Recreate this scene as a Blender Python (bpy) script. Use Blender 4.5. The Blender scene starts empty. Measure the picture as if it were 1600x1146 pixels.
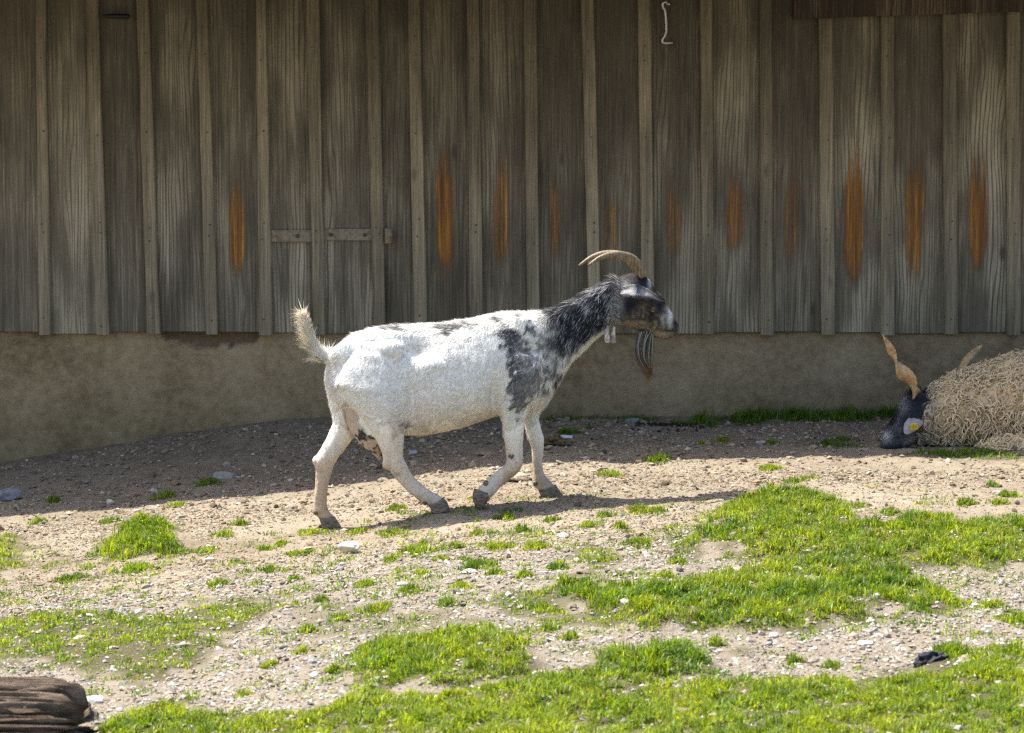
import bpy, math, random
import numpy as np
from mathutils import Vector, Matrix

random.seed(7)
RNG = np.random.default_rng(11)
scene = bpy.context.scene
COL = scene.collection

# ------------------------------------------------------------------ camera
PITCH = math.radians(6.8)
FPX = 4089.0                      # focal length in photo pixels (1600 wide)
CAM = np.array([0.0, -9.3, 1.6])
cd = bpy.data.cameras.new('camera')
cam = bpy.data.objects.new('camera', cd)
COL.objects.link(cam)
cam.location = CAM
cam.rotation_euler = (math.pi / 2 - PITCH, 0, 0)
cd.sensor_width = 36.0
cd.lens = 36.0 * FPX / 1600.0
cd.clip_start = 0.1
cd.clip_end = 2000
cd.dof.use_dof = True
cd.dof.focus_distance = 9.35
cd.dof.aperture_fstop = 7.1
scene.camera = cam

# ------------------------------------------------------------------ light
SUN_DIR = Vector((0.46, -0.16, -1.0)).normalized()     # the way the light travels
elev = math.asin(-SUN_DIR.z)
azim = math.atan2(-SUN_DIR.x, -SUN_DIR.y)              # from +Y towards +X
world = bpy.data.worlds.new('World')
scene.world = world
world.use_nodes = True
wn = world.node_tree
wn.nodes.clear()
sky = wn.nodes.new('ShaderNodeTexSky')
sky.sky_type = 'NISHITA'
sky.sun_disc = False
sky.sun_elevation = elev
sky.sun_rotation = azim
sky.air_density = 1.0
sky.dust_density = 3.0
bg = wn.nodes.new('ShaderNodeBackground')
bg.inputs['Strength'].default_value = 0.135
wo = wn.nodes.new('ShaderNodeOutputWorld')
wn.links.new(sky.outputs[0], bg.inputs[0])
wn.links.new(bg.outputs[0], wo.inputs[0])
sd = bpy.data.lights.new('sun', 'SUN')
sd.energy = 5.0
sd.angle = math.radians(0.53)
sd.color = (1.0, 0.96, 0.86)
sun = bpy.data.objects.new('sun', sd)
COL.objects.link(sun)
sun.rotation_euler = SUN_DIR.to_track_quat('-Z', 'Y').to_euler()
vs = scene.view_settings
vs.view_transform = 'Standard'
vs.look = 'None'
vs.gamma = 1.0
vs.use_curve_mapping = False
vs.exposure = 1.08
scene.render.engine = 'CYCLES'
scene.cycles.use_denoising = False
scene.cycles.use_adaptive_sampling = False
scene.cycles.sample_clamp_indirect = 4.0
try:
    scene.cycles.sampling_pattern = 'BLUE_NOISE'
except Exception:
    pass
scene.cycles.filter_width = 1.35
scene.cycles.max_bounces = 5

# ------------------------------------------------------------------ numeric helpers
_cp, _sp = math.cos(PITCH), math.sin(PITCH)


def rays(px, py):
    px = np.asarray(px, float); py = np.asarray(py, float)
    a = (px - 800) / FPX
    b = (573 - py) / FPX
    return np.stack([a, _cp + b * _sp, -_sp + b * _cp], -1)


def at(px, py, Y):
    d = rays(px, py)
    t = (np.asarray(Y, float) - CAM[1]) / d[..., 1]
    return CAM + d * t[..., None]


def proj(p):
    r = p - CAM
    f = r[:, 1] * _cp - r[:, 2] * _sp
    u = r[:, 1] * _sp + r[:, 2] * _cp
    return 800 + FPX * r[:, 0] / f, 573 - FPX * u / f


def _hash(ix, iy, iz, seed):
    h = (ix.astype(np.int64) * 374761393 + iy.astype(np.int64) * 668265263
         + iz.astype(np.int64) * 2147483647 + seed * 974711) & 0x7fffffff
    h = ((h ^ (h >> 13)) * 1274126177) & 0x7fffffff
    h = ((h ^ (h >> 16)) * 668265263) & 0x7fffffff
    return (h ^ (h >> 15)) / float(0x7fffffff)


def vnoise(p, seed=0):
    p = np.asarray(p, float)
    i = np.floor(p); f = p - i
    f = f * f * (3 - 2 * f)
    i = i.astype(np.int64)
    out = 0
    for dx in (0, 1):
        wx = f[:, 0] if dx else 1 - f[:, 0]
        for dy in (0, 1):
            wy = f[:, 1] if dy else 1 - f[:, 1]
            for dz in (0, 1):
                wz = f[:, 2] if dz else 1 - f[:, 2]
                out = out + wx * wy * wz * _hash(i[:, 0] + dx, i[:, 1] + dy, i[:, 2] + dz, seed)
    return out


def fbm(p, octaves=4, seed=0):
    s, a, t = 0, 1.0, 0
    p = np.asarray(p, float)
    for o in range(octaves):
        s = s + a * vnoise(p * 2 ** o, seed + o * 17)
        t += a
        a *= 0.5
    return s / t


def fbm2(x, y, scale, octaves=4, seed=0):
    return fbm(np.stack([x * scale, y * scale, np.zeros_like(x) + 0.37], -1), octaves, seed)


def sstep(a, b, x):
    t = np.clip((x - a) / (b - a), 0, 1)
    return t * t * (3 - 2 * t)


def inside(poly, x, y):
    poly = np.asarray(poly)
    r = np.zeros(x.shape, bool)
    n = len(poly)
    for k in range(n):
        x1, y1 = poly[k]; x2, y2 = poly[(k + 1) % n]
        if y1 == y2:
            continue
        c = ((y1 > y) != (y2 > y)) & (x < (x2 - x1) * (y - y1) / (y2 - y1) + x1)
        r ^= c
    return r


def sdist(poly, x, y):
    """signed distance to a polygon, positive inside"""
    poly = np.asarray(poly)
    d = np.full(x.shape, 1e9)
    n = len(poly)
    for k in range(n):
        a = poly[k]; e = poly[(k + 1) % n] - a
        t = np.clip(((x - a[0]) * e[0] + (y - a[1]) * e[1]) / max(e @ e, 1e-9), 0, 1)
        d = np.minimum(d, np.hypot(x - a[0] - t * e[0], y - a[1] - t * e[1]))
    return np.where(inside(poly, x, y), d, -d)


# ------------------------------------------------------------------ mesh helpers
def link(name, mesh, mat=None, parent=None):
    o = bpy.data.objects.new(name, mesh)
    COL.objects.link(o)
    if mat is not None and mesh is not None:
        mesh.materials.clear()
        mesh.materials.append(mat)
    if parent is not None:
        o.parent = parent
    return o


def empty(name, loc=(0, 0, 0)):
    o = bpy.data.objects.new(name, None)
    o.empty_display_size = 0.1
    COL.objects.link(o)
    o.location = loc
    return o


def tag(o, label=None, cat=None, group=None, kind=None):
    if label: o['label'] = label
    if cat: o['category'] = cat
    if group: o['group'] = group
    if kind: o['kind'] = kind
    return o


def fastmesh(name, v, f, col=None, smooth=False, normals=None):
    """v (N,3), f (M,3 or 4)"""
    v = np.asarray(v, np.float32); f = np.asarray(f, np.int32)
    m = bpy.data.meshes.new(name)
    k = f.shape[1]
    m.vertices.add(len(v)); m.vertices.foreach_set('co', v.ravel())
    m.loops.add(f.size); m.loops.foreach_set('vertex_index', f.ravel())
    m.polygons.add(len(f))
    m.polygons.foreach_set('loop_start', np.arange(0, f.size, k, dtype=np.int32))
    m.polygons.foreach_set('loop_total', np.full(len(f), k, np.int32))
    m.polygons.foreach_set('use_smooth', np.full(len(f), bool(smooth)))
    m.update(calc_edges=True)
    m.validate()
    if col is not None:
        setcol(m, col)
    if normals is not None:
        m.normals_split_custom_set_from_vertices(np.asarray(normals, np.float32).tolist())
    return m


def setcol(m, col):
    c = np.ones((len(m.vertices), 4), np.float32)
    c[:, :3] = col
    a = m.attributes.new('tint', 'FLOAT_COLOR', 'POINT')
    a.data.foreach_set('color', c.ravel())


def loft_geo(rings, cap=True):
    """rings: list of (n,3) arrays"""
    n = len(rings[0]); v = np.concatenate(rings); f = []
    for k in range(len(rings) - 1):
        for j in range(n):
            a = k * n + j; b = k * n + (j + 1) % n
            f.append((a, b, b + n, a + n))
    v = list(map(tuple, v))
    if cap:
        for base, order in ((0, -1), ((len(rings) - 1) * n, 1)):
            ci = len(v)
            v.append(tuple(np.mean(rings[0 if base == 0 else -1], 0)))
            for j in range(n):
                a, b = base + j, base + (j + 1) % n
                f.append((a, b, ci, ci) if order == 1 else (b, a, ci, ci))
    return v, [tuple(dict.fromkeys(q)) for q in f]


def pymesh(name, v, f, smooth=True):
    m = bpy.data.meshes.new(name)
    m.from_pydata([tuple(map(float, p)) for p in v], [], f)
    m.validate()
    if smooth:
        m.polygons.foreach_set('use_smooth', [True] * len(m.polygons))
    m.update()
    return m


def tube_geo(path, radii, n=8, flat=None, twist=None, ref=(0, 1, 0)):
    path = np.asarray(path, float); rings = []
    prev = np.asarray(ref, float)
    for k in range(len(path)):
        t = path[min(k + 1, len(path) - 1)] - path[max(k - 1, 0)]
        t = t / (np.linalg.norm(t) + 1e-9)
        s = prev - t * (prev @ t)
        s /= np.linalg.norm(s) + 1e-9
        prev = s
        w = np.cross(t, s)
        th = np.linspace(0, 2 * np.pi, n, endpoint=False)
        fl = 1 if flat is None else flat
        tw = 0 if twist is None else twist[k]
        a = np.cos(th) * radii[k]; b = np.sin(th) * radii[k] * fl
        c2, s2 = math.cos(tw), math.sin(tw)
        rings.append(path[k] + np.outer(a * c2 - b * s2, s) + np.outer(a * s2 + b * c2, w))
    return loft_geo(rings)


def box_geo(x0, x1, y0, y1, z0, z1):
    v = [(x0, y0, z0), (x1, y0, z0), (x1, y1, z0), (x0, y1, z0), (x0, y0, z1), (x1, y0, z1), (x1, y1, z1), (x0, y1, z1)]
    f = [(0, 3, 2, 1), (4, 5, 6, 7), (0, 1, 5, 4), (1, 2, 6, 5), (2, 3, 7, 6), (3, 0, 4, 7)]
    return v, f


def join_geo(parts):
    V, F = [], []
    for v, f in parts:
        o = len(V)
        V += list(v); F += [tuple(i + o for i in q) for q in f]
    return V, F


def evalmesh(o):
    bpy.context.view_layer.update()
    dg = bpy.context.evaluated_depsgraph_get()
    return bpy.data.meshes.new_from_object(o.evaluated_get(dg))


def mverts(m):
    a = np.empty(len(m.vertices) * 3, np.float32); m.vertices.foreach_get('co', a)
    return a.reshape(-1, 3).astype(float)


def mnormals(m):
    a = np.empty(len(m.vertices) * 3, np.float32); m.vertex_normals.foreach_get('vector', a)
    return a.reshape(-1, 3).astype(float)


# ------------------------------------------------------------------ node helpers
class NT:
    def __init__(self, name):
        self.mat = bpy.data.materials.new(name)
        self.mat.use_nodes = True
        self.t = self.mat.node_tree
        self.t.nodes.clear()
        self.out = self.t.nodes.new('ShaderNodeOutputMaterial')

    def n(self, kind, **kw):
        nd = self.t.nodes.new(kind)
        for k, v in kw.items():
            setattr(nd, k, v)
        return nd

    def put(self, sock, val):
        if isinstance(val, bpy.types.NodeSocket):
            self.t.links.new(val, sock)
        elif val is not None:
            sock.default_value = val

    def math(self, op, a, b=None, c=None, clamp=False):
        nd = self.n('ShaderNodeMath', operation=op, use_clamp=clamp)
        self.put(nd.inputs[0], a)
        if b is not None: self.put(nd.inputs[1], b)
        if c is not None: self.put(nd.inputs[2], c)
        return nd.outputs[0]

    def vmul(self, v, s):
        nd = self.n('ShaderNodeVectorMath', operation='MULTIPLY')
        self.put(nd.inputs[0], v); self.put(nd.inputs[1], s)
        return nd.outputs[0]

    def vadd(self, v, s):
        nd = self.n('ShaderNodeVectorMath', operation='ADD')
        self.put(nd.inputs[0], v); self.put(nd.inputs[1], s)
        return nd.outputs[0]

    def noise(self, v, scale, detail=4, rough=0.55, dist=0.0):
        nd = self.n('ShaderNodeTexNoise')
        self.put(nd.inputs['Vector'], v)
        nd.inputs['Scale'].default_value = scale
        nd.inputs['Detail'].default_value = detail
        nd.inputs['Roughness'].default_value = rough
        nd.inputs['Distortion'].default_value = dist
        return nd.outputs[0]

    def ramp(self, fac, stops):
        nd = self.n('ShaderNodeValToRGB')
        self.put(nd.inputs[0], fac)
        el = nd.color_ramp.elements
        while len(el) < len(stops): el.new(0.5)
        for e, (p, c) in zip(el, stops):
            e.position = p
            e.color = (*c, 1) if len(c) == 3 else c
        return nd.outputs[0]

    def mix(self, fac, a, b, mode='MIX'):
        nd = self.n('ShaderNodeMix', data_type='RGBA', blend_type=mode)
        self.put(nd.inputs[0], fac)
        self.put(nd.inputs[6], (*a, 1) if isinstance(a, tuple) else a)
        self.put(nd.inputs[7], (*b, 1) if isinstance(b, tuple) else b)
        return nd.outputs[2]

    def rng(self, v, a, b, c=0.0, d=1.0):
        nd = self.n('ShaderNodeMapRange')
        self.put(nd.inputs[0], v)
        for k, x in enumerate((a, b, c, d)): self.put(nd.inputs[k + 1], x)
        return nd.outputs[0]

    def obj(self):
        return self.n('ShaderNodeTexCoord').outputs['Object']

    def attr(self, name, typ='GEOMETRY'):
        nd = self.n('ShaderNodeAttribute', attribute_name=name, attribute_type=typ)
        return nd

    def bump(self, h, strength=0.5, dist=0.01):
        nd = self.n('ShaderNodeBump')
        nd.inputs['Strength'].default_value = strength
        nd.inputs['Distance'].default_value = dist
        self.put(nd.inputs['Height'], h)
        return nd.outputs[0]

    def bsdf(self, color, rough=0.8, normal=None, spec=0.3, metal=0.0):
        nd = self.n('ShaderNodeBsdfPrincipled')
        self.put(nd.inputs['Base Color'], (*color, 1) if isinstance(color, tuple) else color)
        self.put(nd.inputs['Roughness'], rough)
        nd.inputs['Specular IOR Level'].default_value = spec
        nd.inputs['Metallic'].default_value = metal
        if normal is not None: self.put(nd.inputs['Normal'], normal)
        return nd.outputs[0]

    def done(self, sh):
        self.t.links.new(sh, self.out.inputs[0])
        return self.mat


def hair_mat(name, trans=0.25, rough=0.6, spec=0.15):
    t = NT(name)
    c = t.attr('tint').outputs['Color']
    p = t.bsdf(c, rough, spec=spec)
    tr = t.n('ShaderNodeBsdfTranslucent'); t.put(tr.inputs[0], c)
    m = t.n('ShaderNodeMixShader'); m.inputs[0].default_value = trans
    t.t.links.new(p, m.inputs[1]); t.t.links.new(tr.outputs[0], m.inputs[2])
    return t.done(m.outputs[0])


def tint_mat(name, rough=0.85, spec=0.2, bscale=300, bstr=0.15, bdist=0.002):
    t = NT(name)
    c = t.attr('tint').outputs['Color']
    co = t.obj()
    h = t.noise(co, bscale, 3)
    return t.done(t.bsdf(c, rough, t.bump(h, bstr, bdist), spec))


def wood_mat(name, light, dark, wear=False, vary=0.25, ring=.34):
    t = NT(name)
    oi = t.n('ShaderNodeObjectInfo')
    rnd = oi.outputs['Random']
    co = t.obj()
    off = t.n('ShaderNodeCombineXYZ')
    t.put(off.inputs[0], t.math('MULTIPLY', rnd, 37.0))
    t.put(off.inputs[1], t.math('MULTIPLY', rnd, 91.0))
    t.put(off.inputs[2], t.math('MULTIPLY', rnd, 53.0))
    p = t.vadd(co, off.outputs[0])
    # flame grain: contour lines of a stretched noise field, with an x ramp
    low = t.noise(t.vmul(p, (6.5, 6.5, 0.95)), 1.0, 2, 0.5, 0.3)
    sx = t.n('ShaderNodeSeparateXYZ'); t.put(sx.inputs[0], co)
    ph = t.math('ADD', t.math('MULTIPLY', low, 44.0), t.math('MULTIPLY', sx.outputs[0], 380.0))
    rings = t.math('MULTIPLY_ADD', t.math('SINE', ph), 0.5, 0.5)
    rings = t.math('SUBTRACT', 1.0, t.math('POWER', rings, 5.0))
    fine = t.noise(t.vmul(p, (125.0, 90.0, 2.6)), 1.0, 5, 0.78)
    crack = t.rng(t.noise(t.vmul(p, (120.0, 60.0, 1.1)), 1.0, 3, 0.6), .30, .40, 1.0, 0.0)
    mid = t.noise(t.vmul(p, (40.0, 40.0, 1.3)), 1.0, 5, 0.65)
    blot = t.noise(t.vmul(p, (4.0, 4.0, 1.6)), 1.0, 4, 0.6)
    knz = t.noise(t.vmul(p, (7.0, 7.0, 2.0)), 1.0, 2)
    g = t.math('ADD', t.math('MULTIPLY', t.math('MULTIPLY', rings, t.rng(knz, .40, .66)), t.math('MULTIPLY_ADD', t.math('FRACT', t.math('MULTIPLY', rnd, 17.3)), ring, ring * .4)), t.math('MULTIPLY_ADD', mid, 0.40, .07))
    g = t.math('ADD', g, t.math('MULTIPLY', t.math('SUBTRACT', fine, 0.5), 1.1))
    g = t.math('SUBTRACT', g, t.math('MULTIPLY', crack, .20))
    g = t.math('ADD', g, t.math('MULTIPLY', t.math('SUBTRACT', blot, 0.5), 0.55))
    col = t.ramp(g, [(0.12, tuple(c * 0.5 for c in dark)), (0.38, dark), (0.72, light), (1.0, tuple(c * 1.25 for c in light))])
    # weathering: browner wood high up, silvered grey-green low down
    z = sx.outputs[2]
    hi = t.rng(t.math('ADD', z, t.math('MULTIPLY', blot, 0.6)), 0.55, 1.35)
    col = t.mix(t.math('MULTIPLY', hi, 0.75), col, t.mix(1.0, col, (0.92, 0.80, 0.65), 'MULTIPLY'))
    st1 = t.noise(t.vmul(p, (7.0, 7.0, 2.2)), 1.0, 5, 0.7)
    stain_shade = t.math('MULTIPLY', t.rng(t.math('ADD', z, t.math('MULTIPLY', st1, 1.5)), 1.45, 2.2), .62)  # blotchy stain, thickened upward so that eave shade is painted in too
    col = t.mix(stain_shade, col, (.040, .034, .023))
    # knots
    vo = t.n('ShaderNodeTexVoronoi'); vo.inputs['Scale'].default_value = 1.0
    t.put(vo.inputs['Vector'], t.vadd(t.vmul(p, (9.0, 9.0, 3.6)), (0.0, 0.0, 0.0)))
    kn = t.rng(vo.outputs['Distance'], 0.06, 0.16, 1.0, 0.0)
    gate = t.n('ShaderNodeSeparateColor'); t.put(gate.inputs[0], vo.outputs['Color'])
    kn = t.math('MULTIPLY', kn, t.math('GREATER_THAN', gate.outputs[0], 0.52))
    col = t.mix(t.math('MULTIPLY', kn, 0.8), col, tuple(c * 0.4 for c in dark))
    tone = t.math('MULTIPLY_ADD', t.math('SUBTRACT', rnd, 0.5), vary * 2, 1.0)
    tc = t.n('ShaderNodeCombineColor')
    for k in range(3): t.put(tc.inputs[k], tone)
    col = t.mix(1.0, col, tc.outputs[0], 'MULTIPLY')
    rough = 0.85
    if wear:
        gx = lambda nm: t.attr(nm, 'OBJECT').outputs['Fac']
        wx, wz, ww, wh, ws = (gx(q) for q in ('wear_x', 'wear_z', 'wear_w', 'wear_h', 'wear_s'))
        streak = t.math('SUBTRACT', t.noise(t.vmul(p, (150.0, 95.0, 1.8)), 1.0, 4, 0.75), 0.5)
        dx = t.math('DIVIDE', t.math('ABSOLUTE', t.math('SUBTRACT', sx.outputs[0], wx)), ww)
        dz = t.math('DIVIDE', t.math('ABSOLUTE', t.math('ADD', t.math('SUBTRACT', z, wz), t.math('MULTIPLY', streak, 0.38))), wh)
        d = t.math('ADD', t.math('POWER', dx, 4.0), t.math('POWER', dz, 2.5))
        rag = t.math('SUBTRACT', t.noise(t.vmul(p, (34.0, 34.0, 7.0)), 1.0, 5, .75), .5)
        d = t.math('ADD', d, t.math('MULTIPLY', rag, 4.2))
        m = t.rng(t.math('ADD', d, t.math('MULTIPLY', streak, 6.0)), 0.55, 1.15, 1.0, 0.0)
        brk = t.rng(t.math('ADD', t.math('MULTIPLY', fine, .6), t.math('MULTIPLY', rag, .5)), t.math('MULTIPLY_ADD', ws, -.27, .42), t.math('MULTIPLY_ADD', ws, -.27, .52))
        m = t.math('MULTIPLY', t.math('MULTIPLY', m, brk), t.math('MULTIPLY_ADD', ws, .55, .40))
        ws2 = t.ramp(t.math('ADD', t.math('MULTIPLY', fine, 0.5), t.math('MULTIPLY', mid, 0.6)),
                     [(0.40, (0.07, 0.03, 0.014)), (0.55, (0.25, 0.105, 0.024)), (0.72, (0.58, 0.30, 0.06))])
        rim = t.rng(t.math('ADD', d, t.math('MULTIPLY', streak, 4.0)), 1.0, 2.2, .7, 0.0)
        col = t.mix(t.math('MULTIPLY', rim, ws), col, (.13, .062, .026))
        col = t.mix(m, col, ws2)
    h = t.math('ADD', t.math('MULTIPLY', g, 1.0), t.math('MULTIPLY', fine, 0.5))
    return t.done(t.bsdf(col, rough, t.bump(h, 0.55, 0.004), 0.2))


# ------------------------------------------------------------------ terrain
_gx = np.array([-30, -6, -3, -1.95, -1.6, -1.15, -.77, -.5, -.24, .1, .4, .9, 3, 30])
_gz = np.array([-.6, -.5, -.30, -.204, -.178, -.125, -.1, -.066, -.03, -.003, .006, .022, .03, .03])
_wx = np.array([-30, -6, -2.6, -2.25, -1.6, -1.13, -.85, -.3, 3, 30])
_wz = np.array([-.6, -.5, -.26, -.195, -.085, -.012, .0, .0, .012, .012])


def sinterp(x, xs, zs):
    r = 0.12
    return (np.interp(x - r, xs, zs) + 2 * np.interp(x, xs, zs) + np.interp(x + r, xs, zs)) / 4


def zbase(x, y):
    x = np.asarray(x, float); y = np.asarray(y, float)
    k = sstep(1.0, 2.15, y)
    near = sinterp(x, _gx, _gz)
    fore = sstep(-1.0, -4.0, y)
    near = near * (1 - 0.25 * fore)
    return near * (1 - k) + sinterp(x, _wx, _wz) * k


def P(px, py):
    """where the sight line to a photo pixel meets the bare terrain"""
    d = rays(px, py)
    z = np.zeros(np.shape(px))
    for _ in range(25):
        t = (z - CAM[2]) / d[..., 2]
        p = CAM + d * t[..., None]
        z = 0.5 * z + 0.5 * zbase(p[..., 0], p[..., 1])
    return p


def G(pts):
    a = np.array(pts, float)
    return P(a[:, 0], a[:, 1])[:, :2]


# turf patches: polygon on the ground, blades per m2, blade height, mound height, colour shift, raggedness
PATCH = [
    dict(poly=G([(128, 1150), (150, 1128), (210, 1112), (270, 1098), (330, 1110), (400, 1124), (480, 1116), (555, 1092), (640, 1088), (720, 1078), (800, 1062), (900, 1054), (1000, 1060), (1130, 1064), (1260, 1064), (1370, 1062), (1420, 1042), (1500, 1026), (1545, 1008), (1620, 1002), (1760, 1000), (1760, 1330), (60, 1330)]), den=52000, h=.034, mound=.02, yel=.55, rag=.25),
    dict(poly=G([(543, 1046), (560, 1016), (640, 1004), (700, 996), (780, 991), (845, 1018), (862, 1045), (820, 1062), (700, 1086), (560, 1092), (536, 1068)]), den=52000, h=.042, mound=.045, yel=.4, rag=.25),
    dict(poly=G([(900, 1042), (930, 1022), (1000, 1018), (1080, 1010), (1122, 1035), (1112, 1058), (1000, 1064), (908, 1062)]), den=52000, h=.048, mound=.035, yel=.1, rag=.25),
    dict(poly=G([(1063, 852), (1090, 822), (1130, 792), (1180, 777), (1270, 774), (1330, 795), (1365, 822), (1450, 812), (1500, 826), (1600, 816), (1760, 815), (1760, 892), (1600, 892), (1500, 888), (1432, 902), (1300, 905), (1250, 884), (1150, 874), (1085, 872)]), den=52000, h=.04, mound=.05, yel=.4, rag=.35),
    dict(poly=G([(835, 925), (862, 910), (930, 914), (1000, 924), (1070, 918), (1150, 892), (1250, 880), (1330, 892), (1432, 900), (1500, 935), (1510, 958), (1430, 974), (1380, 962), (1330, 976), (1290, 985), (1200, 992), (1130, 992), (1090, 982), (1000, 986), (940, 966), (860, 946)]), den=52000, h=.04, mound=.045, yel=.3, rag=.45),
    dict(poly=G([(150, 872), (165, 840), (215, 814), (270, 820), (300, 846), (290, 866), (230, 874), (180, 880)]), den=52000, h=.05, mound=.03, yel=.3, rag=.2),
    dict(poly=G([(-60, 970), (60, 957), (150, 952), (250, 962), (330, 945), (390, 938), (445, 950), (360, 990), (355, 1025), (300, 1046), (240, 1062), (190, 1078), (110, 1052), (50, 1034), (-60, 1045)]), den=27000, h=.024, mound=.015, yel=.45, rag=.55),
    dict(poly=G([(-60, 850), (30, 836), (52, 866), (40, 890), (8, 920), (-60, 930)]), den=20000, h=.03, mound=.015, yel=.5, rag=.5),
    dict(poly=G([(55, 890), (80, 872), (112, 868), (108, 884), (70, 894)]), den=17000, h=.025, mound=.008, yel=.5, rag=.5),
    dict(poly=G([(760, 945), (800, 925), (850, 930), (960, 968), (1000, 985), (900, 980), (800, 965)]), den=22000, h=.024, mound=.005, yel=.4, rag=.6),
    dict(poly=G([(440, 960), (520, 930), (640, 950), (760, 960), (740, 990), (620, 985), (480, 1010), (430, 990)]), den=12000, h=.02, mound=.0, yel=.3, rag=1.0),
    dict(poly=G([(880, 880), (900, 850), (960, 850), (980, 880), (940, 905), (890, 905)]), den=22000, h=.026, mound=.005, yel=.5, rag=.5),
    dict(poly=G([(240, 945), (300, 930), (380, 935), (500, 900), (520, 920), (420, 950)]), den=14000, h=.022, mound=.0, yel=.5, rag=.8),
    dict(poly=G([(270, 852), (320, 842), (400, 838), (430, 846), (380, 860), (300, 864)]), den=7000, h=.02, mound=.0, yel=.4, rag=.9),
    dict(poly=G([(1050, 663), (1100, 654), (1250, 649), (1420, 647), (1430, 657), (1300, 664), (1200, 662), (1100, 666)]), den=26000, h=.065, mound=.012, yel=.0, rag=.35),
    dict(poly=G([(838, 656), (880, 651), (945, 651), (1040, 655), (1040, 659), (840, 660)]), den=14000, h=.042, mound=.0, yel=.0, rag=.7),
    dict(poly=G([(1408, 712), (1440, 704), (1520, 703), (1600, 710), (1700, 716), (1700, 722), (1600, 720), (1480, 716)]), den=22000, h=.03, mound=.006, yel=.0, rag=.35),
    dict(poly=G([(1275, 693), (1300, 682), (1330, 684), (1335, 700), (1290, 702)]), den=20000, h=.032, mound=.01, yel=.0, rag=.4),
    dict(poly=G([(1150, 1148), (1180, 1118), (1210, 1122), (1230, 1150)]), den=22000, h=.045, mound=.01, yel=.2, rag=.3),
    dict(poly=G([(1130, 1010), (1165, 1003), (1185, 1012), (1160, 1020), (1135, 1018)]), den=18000, h=.02, mound=.004, yel=.5, rag=.4),
]
FEET = []          # (x, y, dz) little corrections so the hooves stand on the soil


def mounds(x, y):
    z = np.zeros_like(x)
    for p in PATCH:
        if p['mound'] <= 0: continue
        lo = p['poly'].min(0) - .2; hi = p['poly'].max(0) + .2
        m = (x > lo[0]) & (x < hi[0]) & (y > lo[1]) & (y < hi[1])
        if m.any():
            d = sdist(p['poly'], x[m], y[m])
            lump = .55 + .9 * fbm2(x[m], y[m], 13, 2, 29)
            z[m] = np.maximum(z[m], (.62 * p['mound'] * lump + .012 * (lump - .9)) * sstep(-.03, .11, d))
    return z


def zfun(x, y):
    x = np.atleast_1d(np.asarray(x, float)); y = np.atleast_1d(np.asarray(y, float))
    z = zbase(x, y) + mounds(x, y)
    fade = np.exp(-((np.abs(x) / 6.0) ** 4)) 
    n = (fbm2(x, y, 2.2, 3, 5) - .5) * .035 + (fbm2(x, y, 9, 3, 8) - .5) * .022 + (fbm2(x, y, 38, 2, 9) - .5) * .009
    z = z + n * fade
    for fx, fy, dz in FEET:
        z = z + dz * np.exp(-((x - fx) ** 2 + (y - fy) ** 2) / (2 * .09 ** 2))
    return z


# ================================================================== GOAT (geometry first: its feet shape the soil)
YAW = 0.22


def U(u, v):
    return 430 + np.asarray(u, float) / 2.388, 370 + np.asarray(v, float) / 2.388


def goatpt(u, v, off=0.0):
    px, py = U(u, v)
    Y = np.zeros(np.shape(px)) + off
    for _ in range(4):
        p = at(px, py, Y)
        Y = YAW * p[..., 0] + off
    return at(px, py, Y)


_h = np.array([1, YAW, 0]) / math.hypot(1, YAW)
LAT = np.array([-_h[1], _h[0], 0])


def part(stations, off, n=20, power=2.2, egg=0.0, squeeze=0.0):
    rings = []
    for s in stations:
        u1, v1, u2, v2, hw = s[:5]
        o = off + (s[5] if len(s) > 5 else 0)
        v1, v2 = v1 + squeeze * hw, v2 - squeeze * hw
        a = goatpt(u1, v1, o); b = goatpt(u2, v2, o)
        c = (a + b) / 2; ax = (a - b) / 2
        th = np.linspace(0, 2 * np.pi, n, endpoint=False)
        cs, sn = np.cos(th), np.sin(th)
        e = 2 / power
        ca = np.sign(cs) * np.abs(cs) ** e; sa = np.sign(sn) * np.abs(sn) ** e
        w = hw * (1 - egg * ca)
        rings.append(c + np.outer(ca, ax) + np.outer(sa * w, LAT))
    return loft_geo(rings)


def upx(pts):   # photo pixel -> crop units, kept for stations measured on the full picture
    return [((a - 430) * 2.388, (b - 370) * 2.388, (c - 430) * 2.388, (d - 370) * 2.388, *r) for a, b, c, d, *r in pts]


trunk = part(upx([
    (514, 556, 508, 596, .035), (521, 541, 512, 618, .075), (535, 529, 530, 640, .094), (556, 517, 556, 660, .110), (581, 508, 588, 675, .119),
    (614, 503, 622, 684, .134), (650, 502, 655, 685, .143), (690, 500, 690, 680, .149), (735, 494, 728, 670, .143),
    (770, 487, 764, 658, .130), (800, 483, 795, 651, .115), (830, 483, 828, 649, .107), (853, 482, 852, 637, .092),
    (868, 478, 866, 613, .079), (880, 473, 878, 590, .068), (899, 464, 893, 567, .061), (920, 452, 914, 547, .055),
    (942, 440, 936, 527, .051), (965, 431, 958, 511, .048), (985, 432, 975, 508, .040)]), 0, 32, 2.3, .10, 78)
head = part(upx([
    (966, 436, 962, 500, .035), (974, 430, 968, 508, .048), (987, 427, 980, 512, .056), (1002, 427, 992, 515, .060), (1014, 437, 1003, 519, .058),
    (1025, 455, 1013, 523, .049), (1035, 470, 1023, 526, .040), (1045, 483, 1033, 529, .034), (1053, 495, 1043, 530, .032),
    (1058, 506, 1050, 527, .027), (1061, 513, 1056, 521, .012)]), 0, 24, 2.3, .05)
NF, FF, NH, FH = -.085, .085, -.088, .085
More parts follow.
